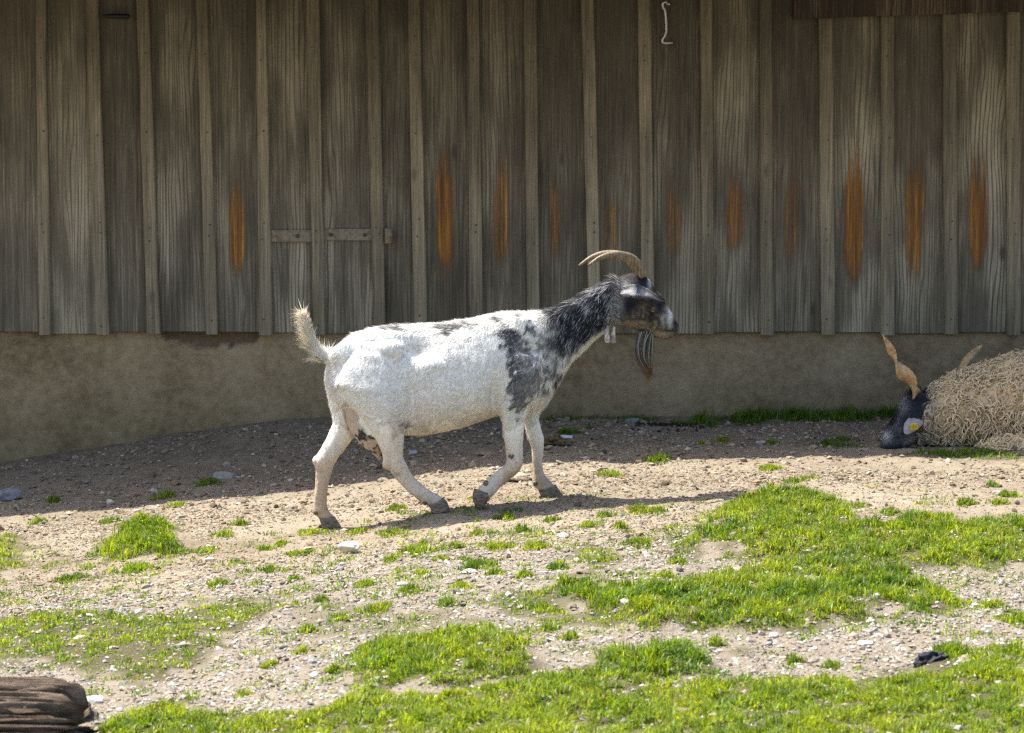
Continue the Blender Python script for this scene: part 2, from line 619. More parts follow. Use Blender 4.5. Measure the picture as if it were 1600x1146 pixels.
nfore = part([(850, 430, 1000, 440, .035), (845, 500, 1000, 520, .058), (835, 580, 985, 590, .056), (828, 630, 948, 650, .05), (842, 690, 929, 690, .04),
              (852, 750, 925, 750, .033), (862, 800, 924, 812, .029), (864, 832, 924, 852, .031), (858, 852, 908, 884, .028),
              (832, 866, 873, 908, .022), (806, 892, 847, 932, .021), (780, 913, 826, 956, .025), (760, 932, 808, 975, .025), (752, 955, 798, 985, .022), (757, 985, 785, 990, .012)], NF)
ffore = part([(880, 500, 1020, 520, .05), (900, 570, 1030, 590, .05), (915, 640, 1000, 640, .045), (925, 680, 985, 675, .04), (935, 720, 993, 715, .034), (943, 755, 1002, 750, .031),
              (952, 790, 1001, 790, .027), (956, 840, 998, 840, .022), (959, 880, 1000, 875, .021), (959, 910, 1012, 895, .025),
              (968, 935, 1035, 915, .025), (983, 950, 1048, 930, .024), (1000, 962, 1058, 945, .018)], FF)
nhind = part([(300, 430, 440, 440, .03), (250, 480, 470, 490, .05), (222, 545, 500, 575, .066), (270, 620, 496, 645, .066), (335, 690, 482, 715, .056), (378, 755, 478, 770, .041),
              (398, 812, 479, 815, .033), (402, 848, 490, 845, .031), (436, 893, 497, 862, .027), (478, 935, 527, 900, .022),
              (513, 967, 562, 935, .022), (543, 992, 597, 955, .026), (568, 1006, 622, 972, .025), (588, 1015, 632, 985, .02)], NH)
fhind = part([(200, 500, 340, 540, .05), (190, 550, 345, 600, .06), (205, 620, 330, 680, .055), (216, 690, 308, 740, .045), (190, 755, 272, 777, .035), (160, 803, 240, 820, .031),
              (142, 835, 223, 847, .029), (147, 880, 211, 885, .024), (147, 930, 203, 930, .021), (142, 985, 195, 985, .021),
              (138, 1025, 199, 1015, .025), (158, 1050, 216, 1040, .024), (175, 1066, 224, 1060, .02)], FH)
udder = part([(232, 610, 330, 630, .05), (252, 670, 365, 690, .07), (284, 735, 392, 742, .064), (326, 786, 402, 792, .046), (366, 814, 404, 814, .024), (380, 838, 398, 836, .009)], -.01)
tailm = part([(240, 430, 215, 480, .034), (205, 437, 188, 474, .028), (172, 424, 150, 452, .021), (150, 392, 120, 410, .018), (138, 350, 108, 362, .016),
              (124, 310, 100, 315, .011), (108, 288, 99, 290, .004)], 0)
bones = []


def blob(u, v, off, rx, ry, rz, n=14):
    c = goatpt(u, v, off)
    rings = []
    for ph in np.linspace(.12, np.pi - .12, 9):
        th = np.linspace(0, 2 * np.pi, n, endpoint=False)
        rings.append(c + np.outer(np.cos(th) * math.sin(ph) * rx, _h) + np.outer(np.sin(th) * math.sin(ph) * ry, LAT) + np.array([0, 0, math.cos(ph) * rz]))
    return loft_geo(rings)


bones += [blob(440, 425, -.090, .07, .035, .035), blob(440, 425, .090, .07, .035, .035),       # hip points
          blob(265, 445, -.06, .06, .03, .05), blob(265, 445, .06, .06, .03, .05),                # pin bones
          blob(925, 430, -.078, .07, .03, .13), blob(925, 430, .078, .07, .03, .13),              # shoulder blades
          blob(1390, 255, -.05, .022, .014, .014), blob(1390, 255, .05, .022, .014, .014),        # brow ridges
          blob(411, 850, NH, .016, .020, .022), blob(152, 838, FH, .016, .018, .022),             # hocks
          blob(897, 838, NF, .022, .024, .026), blob(974, 768, FF, .022, .023, .028),             # knees
          blob(785, 917, NF, .012, .02, .010), blob(553, 992, NH, .012, .02, .010),               # dewclaw swellings
          blob(150, 1030, FH, .012, .02, .010), blob(970, 920, FF, .012, .02, .010)]
gv, gf = join_geo([trunk, head, nfore, ffore, nhind, fhind, udder, tailm] + bones)
raw = link('raw', pymesh('raw', gv, gf))
md = raw.modifiers.new('r', 'REMESH'); md.mode = 'VOXEL'; md.voxel_size = .0052; md.use_smooth_shade = True
md = raw.modifiers.new('s', 'SMOOTH'); md.factor = .5; md.iterations = 8
gm = evalmesh(raw)
gm.name = 'goat_body'
bpy.data.objects.remove(raw)
V = mverts(gm); N = mnormals(gm)
px, py = proj(V)
uu, vv = (px - 430) * 2.388, (py - 370) * 2.388
side = np.abs(N @ LAT)


def gs(cu, cv, su, sv):
    return np.exp(-(((uu - cu) / su) ** 2 + ((vv - cv) / sv) ** 2))


# hollow of the flank, ribs, muscle seams, and a soft unevenness
disp = -.028 * gs(530, 420, 58, 45) * side + .005 * gs(375, 600, 85, 95) * side + .009 * gs(930, 520, 60, 95) * side + .010 * gs(590, 475, 50, 22) * side + .007 * gs(470, 440, 40, 25) * side
disp += -.022 * gs(518, 610, 26, 105) * side + .006 * gs(700, 560, 120, 120) * side
for k in range(6):
    ru = 640 + k * 36 + (vv - 480) * -.12
    disp += .0012 * np.exp(-((uu - ru) / 11) ** 2) * sstep(380, 440, vv) * sstep(600, 520, vv) * side
disp += -.008 * gs(1005, 470, 18, 90) * side - .018 * gs(822, 600, 16, 70) * side
disp += (fbm(V * 16, 3, 3) - .5) * .008 + (fbm(V * np.array([60, 60, 18]), 2, 4) - .5) * .007 * sstep(700, 800, vv)
disp += -.006 * gs(1455, 352, 30, 3.5) - .007 * gs(1492, 318, 5, 7) * side
V = V + N * (disp - .0035 * sstep(800, 620, vv) * sstep(1290, 1240, uu) - .0018 * sstep(740, 820, vv))[:, None]
gm.vertices.foreach_set('co', V.astype(np.float32).ravel()); gm.update()
N = mnormals(gm)

# coat colours (fixed on the animal)
nz = fbm(V * 45, 3, 21); nf = fbm(V * np.array([150, 150, 90]), 2, 31); nl = fbm(V * 14, 3, 41)
WHITE = np.array([.85, .83, .79]); BLK = np.array([.016, .018, .026]); GREY = np.array([.085, .092, .115])
TAN = np.array([.46, .36, .26]); CREAM = np.array([.80, .71, .55])
wu = uu + (nz - .5) * 60 + (nf - .5) * 40; wv = vv + (fbm(V * 45 + 9, 3, 23) - .5) * 60
dark = np.zeros(len(V))
shoulder = [(838, 330), (868, 322), (900, 330), (935, 385), (972, 430), (985, 500), (1008, 545), (975, 592), (925, 640), (880, 645), (868, 570), (880, 480), (862, 425), (842, 385)]
sd_ = sdist(shoulder, wu, wv)
dark = np.maximum(dark, sstep(-8, 10, sd_) * (.95 - .35 * sstep(880, 1000, wu) * nf * 2))
for cu, cv, su, sv, a in [(460, 332, 60, 9, .75), (650, 335, 55, 16, .85), (735, 322, 28, 9, .7), (832, 308, 22, 9, .8), (958, 345, 16, 24, .95), (915, 292, 18, 7, .7),
                          (996, 385, 8, 9, .8), (918, 662, 9, 24, .8), (873, 824, 6, 13, .9), (488, 712, 14, 20, .55), (235, 560, 12, 22, .25), (255, 630, 24, 10, .35),
                          (460, 886, 12, 8, .45)]:
    d = np.hypot((wu - cu) / su, (wv - cv) / sv)
    dark = np.maximum(dark, a * sstep(1.25, .75, d))
# neck: dark, breaking into specks towards chest and throat
edge = 1010 + (wv - 270) * .18
neck = sstep(-25, 35, wu - edge)
under = np.interp(uu, [860, 1000, 1060, 1090, 1150, 1200, 1240, 1270], [700, 640, 540, 490, 430, 380, 350, 330]) - vv   # height above the throat line
speck = sstep(.47, .56, fbm(V * 75 + 3, 2, 77))
hgt = sstep(18, 150, under + (nz - .5) * 90)
lo_ = np.interp(uu, [1000, 1080, 1150, 1220, 1270], [110, 80, 45, 22, 10])
neckd = neck * np.clip(sstep(.55 * lo_, 1.35 * lo_, under + (nz - .5) * 60) + speck * sstep(4, 60, under) * 1.2, 0, 1)
chest = sstep(960, 1010, wu) * sstep(600, 560, vv) * sstep(330, 380, vv) * speck * .9
dark = np.clip(np.maximum(np.maximum(dark, neckd * (uu < 1300)), chest * (uu < 1080)), 0, 1)
frost = .25 + .75 * sstep(.35, .75, nf)
darkcol = BLK + (GREY - BLK) * (frost * (.30 + .45 * sstep(1150, 1010, uu) * sstep(400, 560, vv)))[:, None]
# bluish grey frosting along the neck
base = WHITE + 0 * V
lowleg = sstep(690, 930, vv) * (vv < 1100)
base = base + (np.array([.54, .42, .31]) - base) * np.clip(lowleg * (.75 + .6 * nz), 0, 1)[:, None]
tailw = (uu < 200) * sstep(470, 400, vv)
base = base + (CREAM - base) * (tailw * .75)[:, None]
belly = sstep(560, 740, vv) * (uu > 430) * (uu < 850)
base = base + (np.array([.70, .63, .55]) - base) * (belly * .7)[:, None]  # warm bounce from the ground painted into the belly coat
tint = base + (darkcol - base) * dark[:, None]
# udder skin
ud = sdist([(245, 640), (330, 640), (410, 760), (412, 825), (385, 848), (320, 795), (265, 720)], uu, vv)
mud = sstep(-6, 6, ud) * (np.abs((V - goatpt(335, 720)) @ LAT) < .075)
spots = sstep(.50, .58, fbm(V * 38 + 5, 3, 91)) * sstep(690, 730, vv)
skin = np.array([.50, .41, .34]) * (1 - spots[:, None]) + np.array([.05, .04, .035]) * spots[:, None]
tint = tint + (skin - tint) * mud[:, None]
vul = gs(172, 552, 14, 16)
tint = tint + (np.array([.45, .24, .19]) - tint) * np.clip(vul * 1.2, 0, 1)[:, None]
# head colouring
hm = sstep(1240, 1300, uu + (nz - .5) * 40) * (vv < 410)
hc = np.array([.055, .048, .042]) + np.array([.13, .105, .072]) * (sstep(.40, .66, nf) * sstep(235, 270, vv))[:, None]
jaw = gs(1340, 335, 70, 16)
hc = hc + (np.array([.26, .22, .16]) - hc) * np.clip(jaw * (.4 + nf), 0, 1)[:, None]
bl = np.clip(1.3 * gs(1328, 256, 28, 24) + gs(1402, 285, 11, 42) + gs(1380, 165, 40, 24) + gs(1436, 265, 18, 32) + gs(1290, 285, 22, 26) * .8, 0, 1)
hc = hc + (BLK - hc) * bl[:, None]
wh = np.clip(gs(1398, 165, 7, 26) * 1.2 + gs(1474, 296, 11, 40) * 1.25 + gs(1448, 310, 9, 20) * .5 + gs(1285, 260, 16, 50) * .3 + gs(1312, 185, 24, 20) * .45, 0, 1)
hc = hc + (np.array([.62, .62, .62]) - hc) * (wh * (.6 + .5 * nf))[:, None]
lip = np.clip(gs(1440, 366, 40, 13) * 1.1, 0, 1)
hc = hc + (np.array([.30, .245, .18]) - hc) * lip[:, None]
nose = np.clip(gs(1494, 325, 8, 16) * 1.1 + gs(1474, 352, 24, 4) * 1.4, 0, 1)
hc = hc + (np.array([.035, .03, .03]) - hc) * nose[:, None]
tint = tint + (hc - tint) * hm[:, None]
tint = np.clip(tint * (.92 + .16 * nl)[:, None], .004, .85)
setcol(gm, tint)

# hooves (two claws each), traced like the legs
HOOF = {'nf': ([(742, 940, 802, 958), (736, 962, 798, 972), (738, 988, 790, 994), (752, 1012, 776, 1012), (760, 1019, 768, 1019)], NF),
        'ff': ([(982, 948, 1046, 926), (988, 962, 1060, 944), (992, 970, 1070, 960), (994, 975, 1073, 970)], FF),
        'nh': ([(574, 1004, 628, 974), (580, 1018, 641, 988), (584, 1030, 650, 1012), (588, 1035, 650, 1028)], NH),
        'fh': ([(164, 1052, 222, 1044), (170, 1070, 234, 1062), (174, 1083, 244, 1078), (176, 1089, 247, 1086)], FH)}
for key in HOOF:
    st, off = HOOF[key]
    if key == 'nf':
        p = goatpt(765, 1019, off)
    else:
        s = st[-1]
        p = (goatpt(s[0], s[1], off) + goatpt(s[2], s[3], off)) / 2
    FEET.append((p[0], p[1], 0.0, p[2]))
FOOTPTS = FEET
FEET = []
_f = []
A = np.array([[math.exp(-((a[0] - b[0]) ** 2 + (a[1] - b[1]) ** 2) / (2 * .09 ** 2)) for b in FOOTPTS] for a in FOOTPTS])
r = np.array([a[3] + .003 - zfun(a[0], a[1])[0] for a in FOOTPTS])
for a, dz in zip(FOOTPTS, np.linalg.solve(A + np.eye(4) * .02, r)):
    _f.append((a[0], a[1], dz))
FEET = _f
print('foot corrections', [tuple(round(q, 3) for q in f) for f in FEET])

# ------------------------------------------------------------------ ground sheet
def axis(lo, hi, step, far, grow=1.35):
    a = list(np.arange(lo, hi + step / 2, step))
    s, x = step, a[-1]
    while x < far:
        s *= grow; x += s; a.append(x)
    s, x = step, a[0]
    while x > -far:
        s *= grow; x -= s; a.insert(0, x)
    return np.array(a)


gxs = axis(-2.5, 2.5, .0145, 400)
gys = axis(-3.6, 2.5, .0155, 400)
XX, YY = np.meshgrid(gxs, gys)
zz = zfun(XX.ravel(), YY.ravel())
gv = np.stack([XX.ravel(), YY.ravel(), zz], -1)
nx, ny = len(gxs), len(gys)
ii = (np.arange(ny - 1)[:, None] * nx + np.arange(nx - 1)[None, :]).ravel()
gfaces = np.stack([ii, ii + 1, ii + 1 + nx, ii + nx], -1)


def soil_mat():
    t = NT('soil')
    co = t.obj()
    a = t.noise(co, 1.3, 5, .6)
    b = t.noise(co, 14, 5, .65)
    c = t.noise(co, 95, 4, .7)
    d = t.noise(co, 420, 2, .6)
    f = t.math('ADD', t.math('MULTIPLY', a, .35), t.math('MULTIPLY', b, .35))
    f = t.math('ADD', f, t.math('MULTIPLY', c, .35))
    col = t.ramp(f, [(.32, (.12, .098, .073)), (.46, (.245, .20, .147)), (.58, (.335, .282, .212)), (.75, (.42, .365, .29))])
    col = t.mix(t.rng(d, .52, .72), col, t.mix(1.0, col, (.55, .52, .50), 'MULTIPLY'))
    sx = t.n('ShaderNodeSeparateXYZ'); t.put(sx.inputs[0], co)
    # greyer gravelly subsoil in front, damp browner earth along the building
    gr = t.rng(t.math('ADD', sx.outputs[1], t.math('MULTIPLY', b, .9)), -.9, -.2, 1.0, 0.0)
    col = t.mix(t.math('MULTIPLY', gr, .6), col, t.mix(c, (.12, .10, .08), (.31, .27, .22)))
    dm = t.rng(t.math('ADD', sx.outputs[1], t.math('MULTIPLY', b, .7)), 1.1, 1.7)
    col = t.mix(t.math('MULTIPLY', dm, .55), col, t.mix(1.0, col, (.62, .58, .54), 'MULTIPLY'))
    tf = t.math('MULTIPLY', t.attr('tint').outputs['Fac'], t.rng(c, .30, .52, .45, .95))
    col = t.mix(tf, col, t.mix(d, (.050, .045, .022), (.12, .11, .05)))
    h = t.math('ADD', t.math('MULTIPLY', b, 1.0), t.math('ADD', t.math('MULTIPLY', c, .45), t.math('MULTIPLY', d, .12)))
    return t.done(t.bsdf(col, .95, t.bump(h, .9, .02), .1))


turf = np.zeros(len(gv))
for p_ in PATCH:
    lo = p_['poly'].min(0) - .2; hi = p_['poly'].max(0) + .2
    m = (gv[:, 0] > lo[0]) & (gv[:, 0] < hi[0]) & (gv[:, 1] > lo[1]) & (gv[:, 1] < hi[1])
    if m.any():
        d = sdist(p_['poly'], gv[m, 0], gv[m, 1]) + (fbm2(gv[m, 0], gv[m, 1], 11, 3, 81) - .5) * .34
        turf[m] = np.maximum(turf[m], sstep(-.03, .05, d) * min(1, p_['den'] / 26000))
ground = link('ground', fastmesh('ground', gv, gfaces, np.repeat(turf[:, None], 3, 1), smooth=True), soil_mat())
tag(ground, kind='structure')

# ================================================================== BARN
WY = 2.2
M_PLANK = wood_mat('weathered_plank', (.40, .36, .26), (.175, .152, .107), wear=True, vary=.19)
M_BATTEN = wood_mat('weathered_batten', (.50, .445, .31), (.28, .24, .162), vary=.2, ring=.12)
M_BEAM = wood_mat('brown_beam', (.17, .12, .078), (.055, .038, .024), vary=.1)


t = NT('rusty_iron')
co = t.obj(); n1 = t.noise(co, 150, 4, .65)
M_RUST = t.done(t.bsdf(t.ramp(n1, [(.35, (.05, .035, .028)), (.65, (.15, .10, .075))]), .7, t.bump(n1, .4, .002), .4, .3))


def disc_geo(c, r, d, n=12):
    th = np.linspace(0, 2 * np.pi, n, endpoint=False)
    rings = [np.array([(c[0] + np.cos(q) * rr, c[1] - dd, c[2] + np.sin(q) * rr) for q in th]) for rr, dd in ((r, 0), (r, d * .6), (r * .65, d))]
    return loft_geo(rings)




def wx(px, py, Y=WY):
    return at(px, py, Y)[0]


Z0 = at(800, 520, WY)[2]
ZT = at(800, 0, WY)[2]
EY, EZ, SLOPE = 1.24, 2.08, .42
ZTOP = EZ + SLOPE * (WY - EY) - .015
barn = empty('barn', (0, WY, 0))
tag(barn, 'grey weathered board-and-batten barn on a rough plastered plinth behind the goat', 'barn')
BO = Vector((0, WY, 0))


def bpart(name, v, f, mat, parent, smooth=False, local=None):
    v = np.asarray(v, float)
    lo = np.array(local if local is not None else BO)
    o = link(name, pymesh(name, v - lo, f, smooth), mat, parent)
    base = np.array(BO) if parent is barn else np.array(BO)
    o.location = lo - base
    return o


v, f = box_geo(-4.6, 4.6, WY + .03, WY + .20, Z0 + .02, ZTOP + .01)
v2, f2 = box_geo(-4.6, 4.6, WY + 3.8, WY + 4.0, -.3, EZ + .42)
v3, f3 = box_geo(-4.6, -4.45, WY + .21, WY + 3.79, -.3, EZ + .40)
v4, f4 = box_geo(4.45, 4.6, WY + .21, WY + 3.79, -.3, EZ + .40)
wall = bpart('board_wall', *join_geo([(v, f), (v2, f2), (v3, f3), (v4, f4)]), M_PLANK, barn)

BT = [(55, 71, 61, 79), (133, 153, 150, 170), (213, 232, 230, 250), (306, 324, 322, 340), (399, 415, 405, 425), (478, 498, 490, 509), (570, 591, 584, 603),
      (637, 656, 648, 668), (729, 748, 735, 755), (818, 838, 824, 844), (908, 928, 920, 940), (997, 1017, 1003, 1023), (1094, 1113, 1098, 1116),
      (1187, 1206, 1189, 1209), (1279, 1300, 1284, 1305), (1377, 1397, 1377, 1398), (1473, 1494, 1476, 1497), (1573, 1594, 1574, 1595)]
BT = [(55 - 88 * k, 72 - 88 * k, 61 - 88 * k, 79 - 88 * k) for k in (3, 2, 1)] + BT + [(1573 + 97 * k, 1594 + 97 * k, 1574 + 97 * k, 1595 + 97 * k) for k in (1, 2, 3)]
WEAR = [(370, 305, 420, 22, .85), (695, 262, 412, 24, .95), (783, 278, 402, 22, .75), (867, 300, 392, 17, .58), (955, 318, 398, 20, .55), (1053, 308, 395, 24, .58),
        (1147, 288, 385, 26, .68), (1236, 285, 398, 22, .60), (1335, 262, 422, 30, 1.0), (1429, 266, 418, 26, .85), (1528, 262, 405, 27, .95)]
FRAME_Z = at(1400, 30, WY)[2]
_fa, _fb = at(1240, 30, WY - .07), at(1600, 18, WY - .07)


def frame_under(x):
    return _fa[2] + (_fb[2] - _fa[2]) / (_fb[0] - _fa[0]) * (x - _fa[0])


bx = []
YF = -.03       # batten face offset
for (a, b, c, d) in BT:
    bx.append((wx(a, 0, WY - .04), wx(b, 0, WY - .04), wx(c, 520, WY - .04), wx(d, 520, WY - .04)))


def lean(xb, xt, z):
    return xb + (xt - xb) * (z - Z0) / (ZT - Z0)


for k, (a, b, c, d) in enumerate(bx):
    under_frame = BT[k][0] > 1250 and BT[k][0] < 1900
    z1 = frame_under((a + b) / 2) - .001 if under_frame else ZTOP
    zb = Z0 - .004 + random.uniform(-.004, .003)
    dep = random.uniform(.026, .032)
    nseg = 10
    rings = []
    for j in range(nseg + 1):
        z = zb + (z1 - zb) * j / nseg
        w1, w2 = random.uniform(-.0018, .0018), random.uniform(-.0018, .0018)
        xl, xr = lean(c, a, z) + w1, lean(d, b, z) + w2
        yb, yf = WY - .0005, WY - .012 - dep
        ch = .004
        rings.append(np.array([(xl, yb, z), (xr, yb, z), (xr, yf + ch, z), (xr - ch, yf, z), (xl + ch, yf, z), (xl, yf + ch, z)]))
    v, f = loft_geo(rings)
    nfaces = len(f)
    nails = [(v, f)]
    for zn in (.05, .42, .48, .86, 1.22, 1.28):
        zn = Z0 + zn + random.uniform(-.03, .03)
        if zn < z1 - .02:
            cx_ = lean((c + d) / 2, (a + b) / 2, zn) + random.uniform(-.008, .008)
            nails.append(disc_geo((cx_, yf + .0005, zn), random.uniform(.0035, .005), .0022, 8))
    v, f = join_geo(nails)
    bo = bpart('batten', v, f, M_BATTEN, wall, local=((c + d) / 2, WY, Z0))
    bo.data.materials.append(M_RUST)
    for pk_ in range(nfaces, len(bo.data.polygons)): bo.data.polygons[pk_].material_index = 1
for k in range(len(bx) - 1):
    zb = Z0 + random.uniform(-.006, .006)
    yf = WY - .012 + random.uniform(-.004, .004)
    lb, lt = (bx[k][2] + bx[k][3]) / 2 + .004, (bx[k][0] + bx[k][1]) / 2 + .004
    rb, rt = (bx[k + 1][2] + bx[k + 1][3]) / 2 - .004, (bx[k + 1][0] + bx[k + 1][1]) / 2 - .004
    rings = []
    for z in (zb, zb + .003, ZTOP):
        xl, xr = lean(lb, lt, z), lean(rb, rt, z)
        e = .003 if z == zb else 0
        rings.append(np.array([(xl, WY + .028, z), (xr, WY + .028, z), (xr, yf + .003 + e, z), (xr - .003, yf + e, z), (xl + .003, yf + e, z), (xl, yf + .003 + e, z)]))
    v, f = loft_geo(rings)
    ox = (lb + rb) / 2
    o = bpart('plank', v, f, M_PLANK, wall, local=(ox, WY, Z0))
    o['wear_x'], o['wear_z'], o['wear_w'], o['wear_h'], o['wear_s'] = 0.0, 9.0, .01, .01, 0.0
    for (wpx, y0, y1, w, s) in WEAR:
        c = at(wpx, (y0 + y1) / 2, WY - .012)
        if lean(lb, lt, c[2]) < c[0] < lean(rb, rt, c[2]):
            o['wear_x'] = float(c[0] - ox); o['wear_z'] = float(c[2] - Z0)
            o['wear_w'] = float(w / 2 / 356.0); o['wear_h'] = float((y1 - y0) / 2 / 352.0); o['wear_s'] = float(s)

# plinth: rough render coat, a bay of it fallen off under the boards
xs = np.linspace(-4.6, 4.6, 560); zs = np.linspace(-.75, Z0 + .03, 64)
PX, PZ = np.meshgrid(xs, zs)
x, z = PX.ravel(), PZ.ravel()
pl = (fbm2(x, z, 3.0, 3, 61) - .5) * .02 + (fbm2(x, z, 22, 3, 62) - .5) * .010
chipc = at(np.array([255, 268, 290, 322, 345, 372, 398, 410, 410, 250]), np.array([523, 536, 541, 547, 543, 541, 538, 526, 508, 508]), WY)
cx = x + (fbm2(x, z, 30, 3, 63) - .5) * .03; cz = z + (fbm2(x, z, 30, 3, 64) - .5) * .03
chip = sstep(-.002, .006, sdist(chipc[:, [0, 2]], cx, cz))
pl = pl + chip * (.03 + (fbm2(x, z, 45, 2, 65) - .5) * .012)
y = WY + .012 + pl
pv = np.stack([x, y, z], -1)
nx2 = len(xs)
ii = (np.arange(len(zs) - 1)[:, None] * nx2 + np.arange(nx2 - 1)[None, :]).ravel()
pf = np.stack([ii, ii + 1, ii + 1 + nx2, ii + nx2], -1)
pv = np.concatenate([pv, np.array([(-4.6, WY + .25, -.75), (4.6, WY + .25, -.75), (4.6, WY + .25, Z0 + .03), (-4.6, WY + .25, Z0 + .03)])])
nb = len(x)
pf = np.concatenate([pf, np.array([(nb + 1, nb, nb + 3, nb + 2), (nx2 * (len(zs) - 1), nx2 * len(zs) - 1, nb + 2, nb + 3)])])
t = NT('plaster')
co = t.obj()
a = t.noise(co, 2.2, 5, .6); b = t.noise(co, 26, 5, .7); c = t.noise(co, 210, 3, .7)
col = t.ramp(t.math('ADD', t.math('MULTIPLY', a, .55), t.math('MULTIPLY', b, .45)), [(.33, (.15, .108, .058)), (.5, (.32, .248, .146)), (.68, (.45, .36, .225))])
sx = t.n('ShaderNodeSeparateXYZ'); t.put(sx.inputs[0], co)
darker = t.rng(t.math('ADD', sx.outputs[2], t.math('MULTIPLY', a, .25)), .02, .30, 1.0, 0.0)  # plaster gets darker and slightly greener towards the bottom
col = t.mix(t.math('MULTIPLY', darker, .5), col, t.mix(1.0, col, (.62, .64, .55), 'MULTIPLY'))
lft = t.rng(sx.outputs[0], -1.6, .4, 0.0, 1.0)
col = t.mix(t.math('MULTIPLY', lft, .45), col, t.mix(1.0, col, (.72, .72, .74), 'MULTIPLY'))
chp = t.attr('tint').outputs['Fac']
col = t.mix(t.math('MULTIPLY', chp, .8), col, t.mix(b, (.07, .052, .034), (.17, .13, .085)))
M_PLASTER = t.done(t.bsdf(col, .95, t.bump(t.math('ADD', b, t.math('MULTIPLY', c, .6)), .8, .012), .1))
pm = fastmesh('plinth', pv - np.array(BO), pf, np.repeat(np.concatenate([chip, np.zeros(4)])[:, None], 3, 1), smooth=True)
link('plinth', pm, M_PLASTER, barn)

# roof with the deep eave that shades wall and ground
slope = SLOPE
sec = [(EY, EZ), (EY, EZ + .14), (WY + 2.1, EZ + .14 + slope * (WY + 2.1 - EY)), (WY + 4.6, EZ + .1 + slope * (WY + 2.1 - EY) - slope * 2.5),
       (WY + 4.6, EZ - .04 + slope * (WY + 2.1 - EY) - slope * 2.5), (WY + 2.1, EZ + slope * (WY + 2.1 - EY))]
rings = [np.array([(xx, q[0], q[1]) for q in sec]) for xx in (-5.6, 5.6)]
v, f = loft_geo(rings)
bpart('roof', v, f, M_BEAM, barn)

# dark frame across the top right
fa, fb = at(1240, 28, WY - .07), at(1600, 18, WY - .07)
x0, x1 = fa[0], 3.05
zb0 = at(1240, 30, WY - .07)[2]; zb1 = at(1600, 18, WY - .07)[2]
sl = (zb1 - zb0) / (fb[0] - fa[0])
v = []
for xx in (x0, x1):
    zz0 = zb0 + sl * (xx - x0)
    v += [(xx, WY - .08, zz0), (xx, WY - .017, zz0), (xx, WY - .017, zz0 + .16), (xx, WY - .08, zz0 + .16), (xx, WY - .085, zz0 + .045), (xx, WY - .085, zz0 + .03)]
f = [(0, 6, 7, 1), (1, 7, 8, 2), (2, 8, 9, 3), (3, 9, 10, 4), (4, 10, 11, 5), (5, 11, 6, 0), (5, 4, 3, 2, 1, 0)[::-1], (6, 7, 8, 9, 10, 11)[::-1]]
v[5] = (x0, WY - .078, v[5][2]); v[4] = (x0, WY - .078, v[4][2])
v[11] = (x1, WY - .078, v[11][2]); v[10] = (x1, WY - .078, v[10][2])
bpart('window_frame', v, f, M_BEAM, barn, local=(x0, WY, zb0))

t = NT('painted_iron')
co = t.obj()
n1 = t.noise(co, 60, 5, .65)
M_STRAP = t.done(t.bsdf(t.ramp(n1, [(.35, (.11, .085, .05)), (.5, (.21, .175, .115)), (.7, (.28, .24, .16))]), .6, t.bump(n1, .3, .003), .4))
t = NT('zinc_wire')
co = t.obj(); n1 = t.noise(co, 90, 3)
M_ZINC = t.done(t.bsdf(t.ramp(n1, [(.3, (.32, .33, .31)), (.7, (.55, .56, .53))]), .45, None, .5, .6))
t = NT('dark_iron')
M_DARK = t.done(t.bsdf((.012, .012, .013), .55, None, .4, .3))


def slab(pxa, pya, pxb, pyb, Y, d, name, mat, parent):
    a = at(pxa, pya, Y); b = at(pxb, pyb, Y)
    v, f = box_geo(a[0], b[0], Y, Y + d, b[2], a[2])
    return bpart(name, v, f, mat, parent, local=((a[0] + b[0]) / 2, WY, b[2]))


hinge = slab(421, 360, 487, 378, WY - .0235, .005, 'hinge_strap', M_STRAP, barn)
hinge2 = slab(506, 358, 580, 376, WY - .0235, .005, 'hinge_strap', M_STRAP, barn)
for hx, hy, par in ((465, 369, hinge), (517, 367, hinge2), (570, 367, hinge2)):
    c = at(hx, hy, WY - .0236)
    v, f = disc_geo(c, .0085, .007)
    o = bpart('bolt', v, f, M_RUST, par, True, local=c)
    o.location = Vector(c) - Vector((0, 0, 0)) - (BO + par.location)
kc = at(607, 369, WY - .05)
v, f = tube_geo([(kc[0], WY - .05, kc[2] - .034), (kc[0], WY - .05, kc[2] - .03), (kc[0], WY - .05, kc[2] + .028), (kc[0], WY - .05, kc[2] + .034)], [.013, .017, .017, .013], 12, ref=(1, 0, 0))
bpart('hinge_pin', v, f, M_STRAP, barn, True, local=kc)
# hook hanging from its eye
hk = [(1046, 8), (1040, 3), (1035, 6), (1036, 12), (1039, 16), (1040, 25), (1041, 40), (1041, 50), (1039, 56), (1035, 62), (1035, 67), (1041, 68), (1051, 67)]
p = np.array([at(a, b, WY - .03) for a, b in hk])
pp = []
for k in range(len(p) - 1):
    for s in (0, .5): pp.append(p[k] * (1 - s) + p[k + 1] * s)
pp.append(p[-1])
v, f = tube_geo(pp, [.0055] * len(pp), 8)
hook = bpart('hook', v, f, M_ZINC, barn, True, local=p[0])
c = at(1042, 7, WY - .012)
v, f = tube_geo([(c[0], WY - .01, c[2]), (c[0], WY - .045, c[2]), (c[0] + .012, WY - .05, c[2])], [.004, .004, .004], 8, ref=(1, 0, 0))
o = bpart('screw_eye', v, f, M_ZINC, hook, True, local=c)
o.location = Vector(c) - BO - hook.location
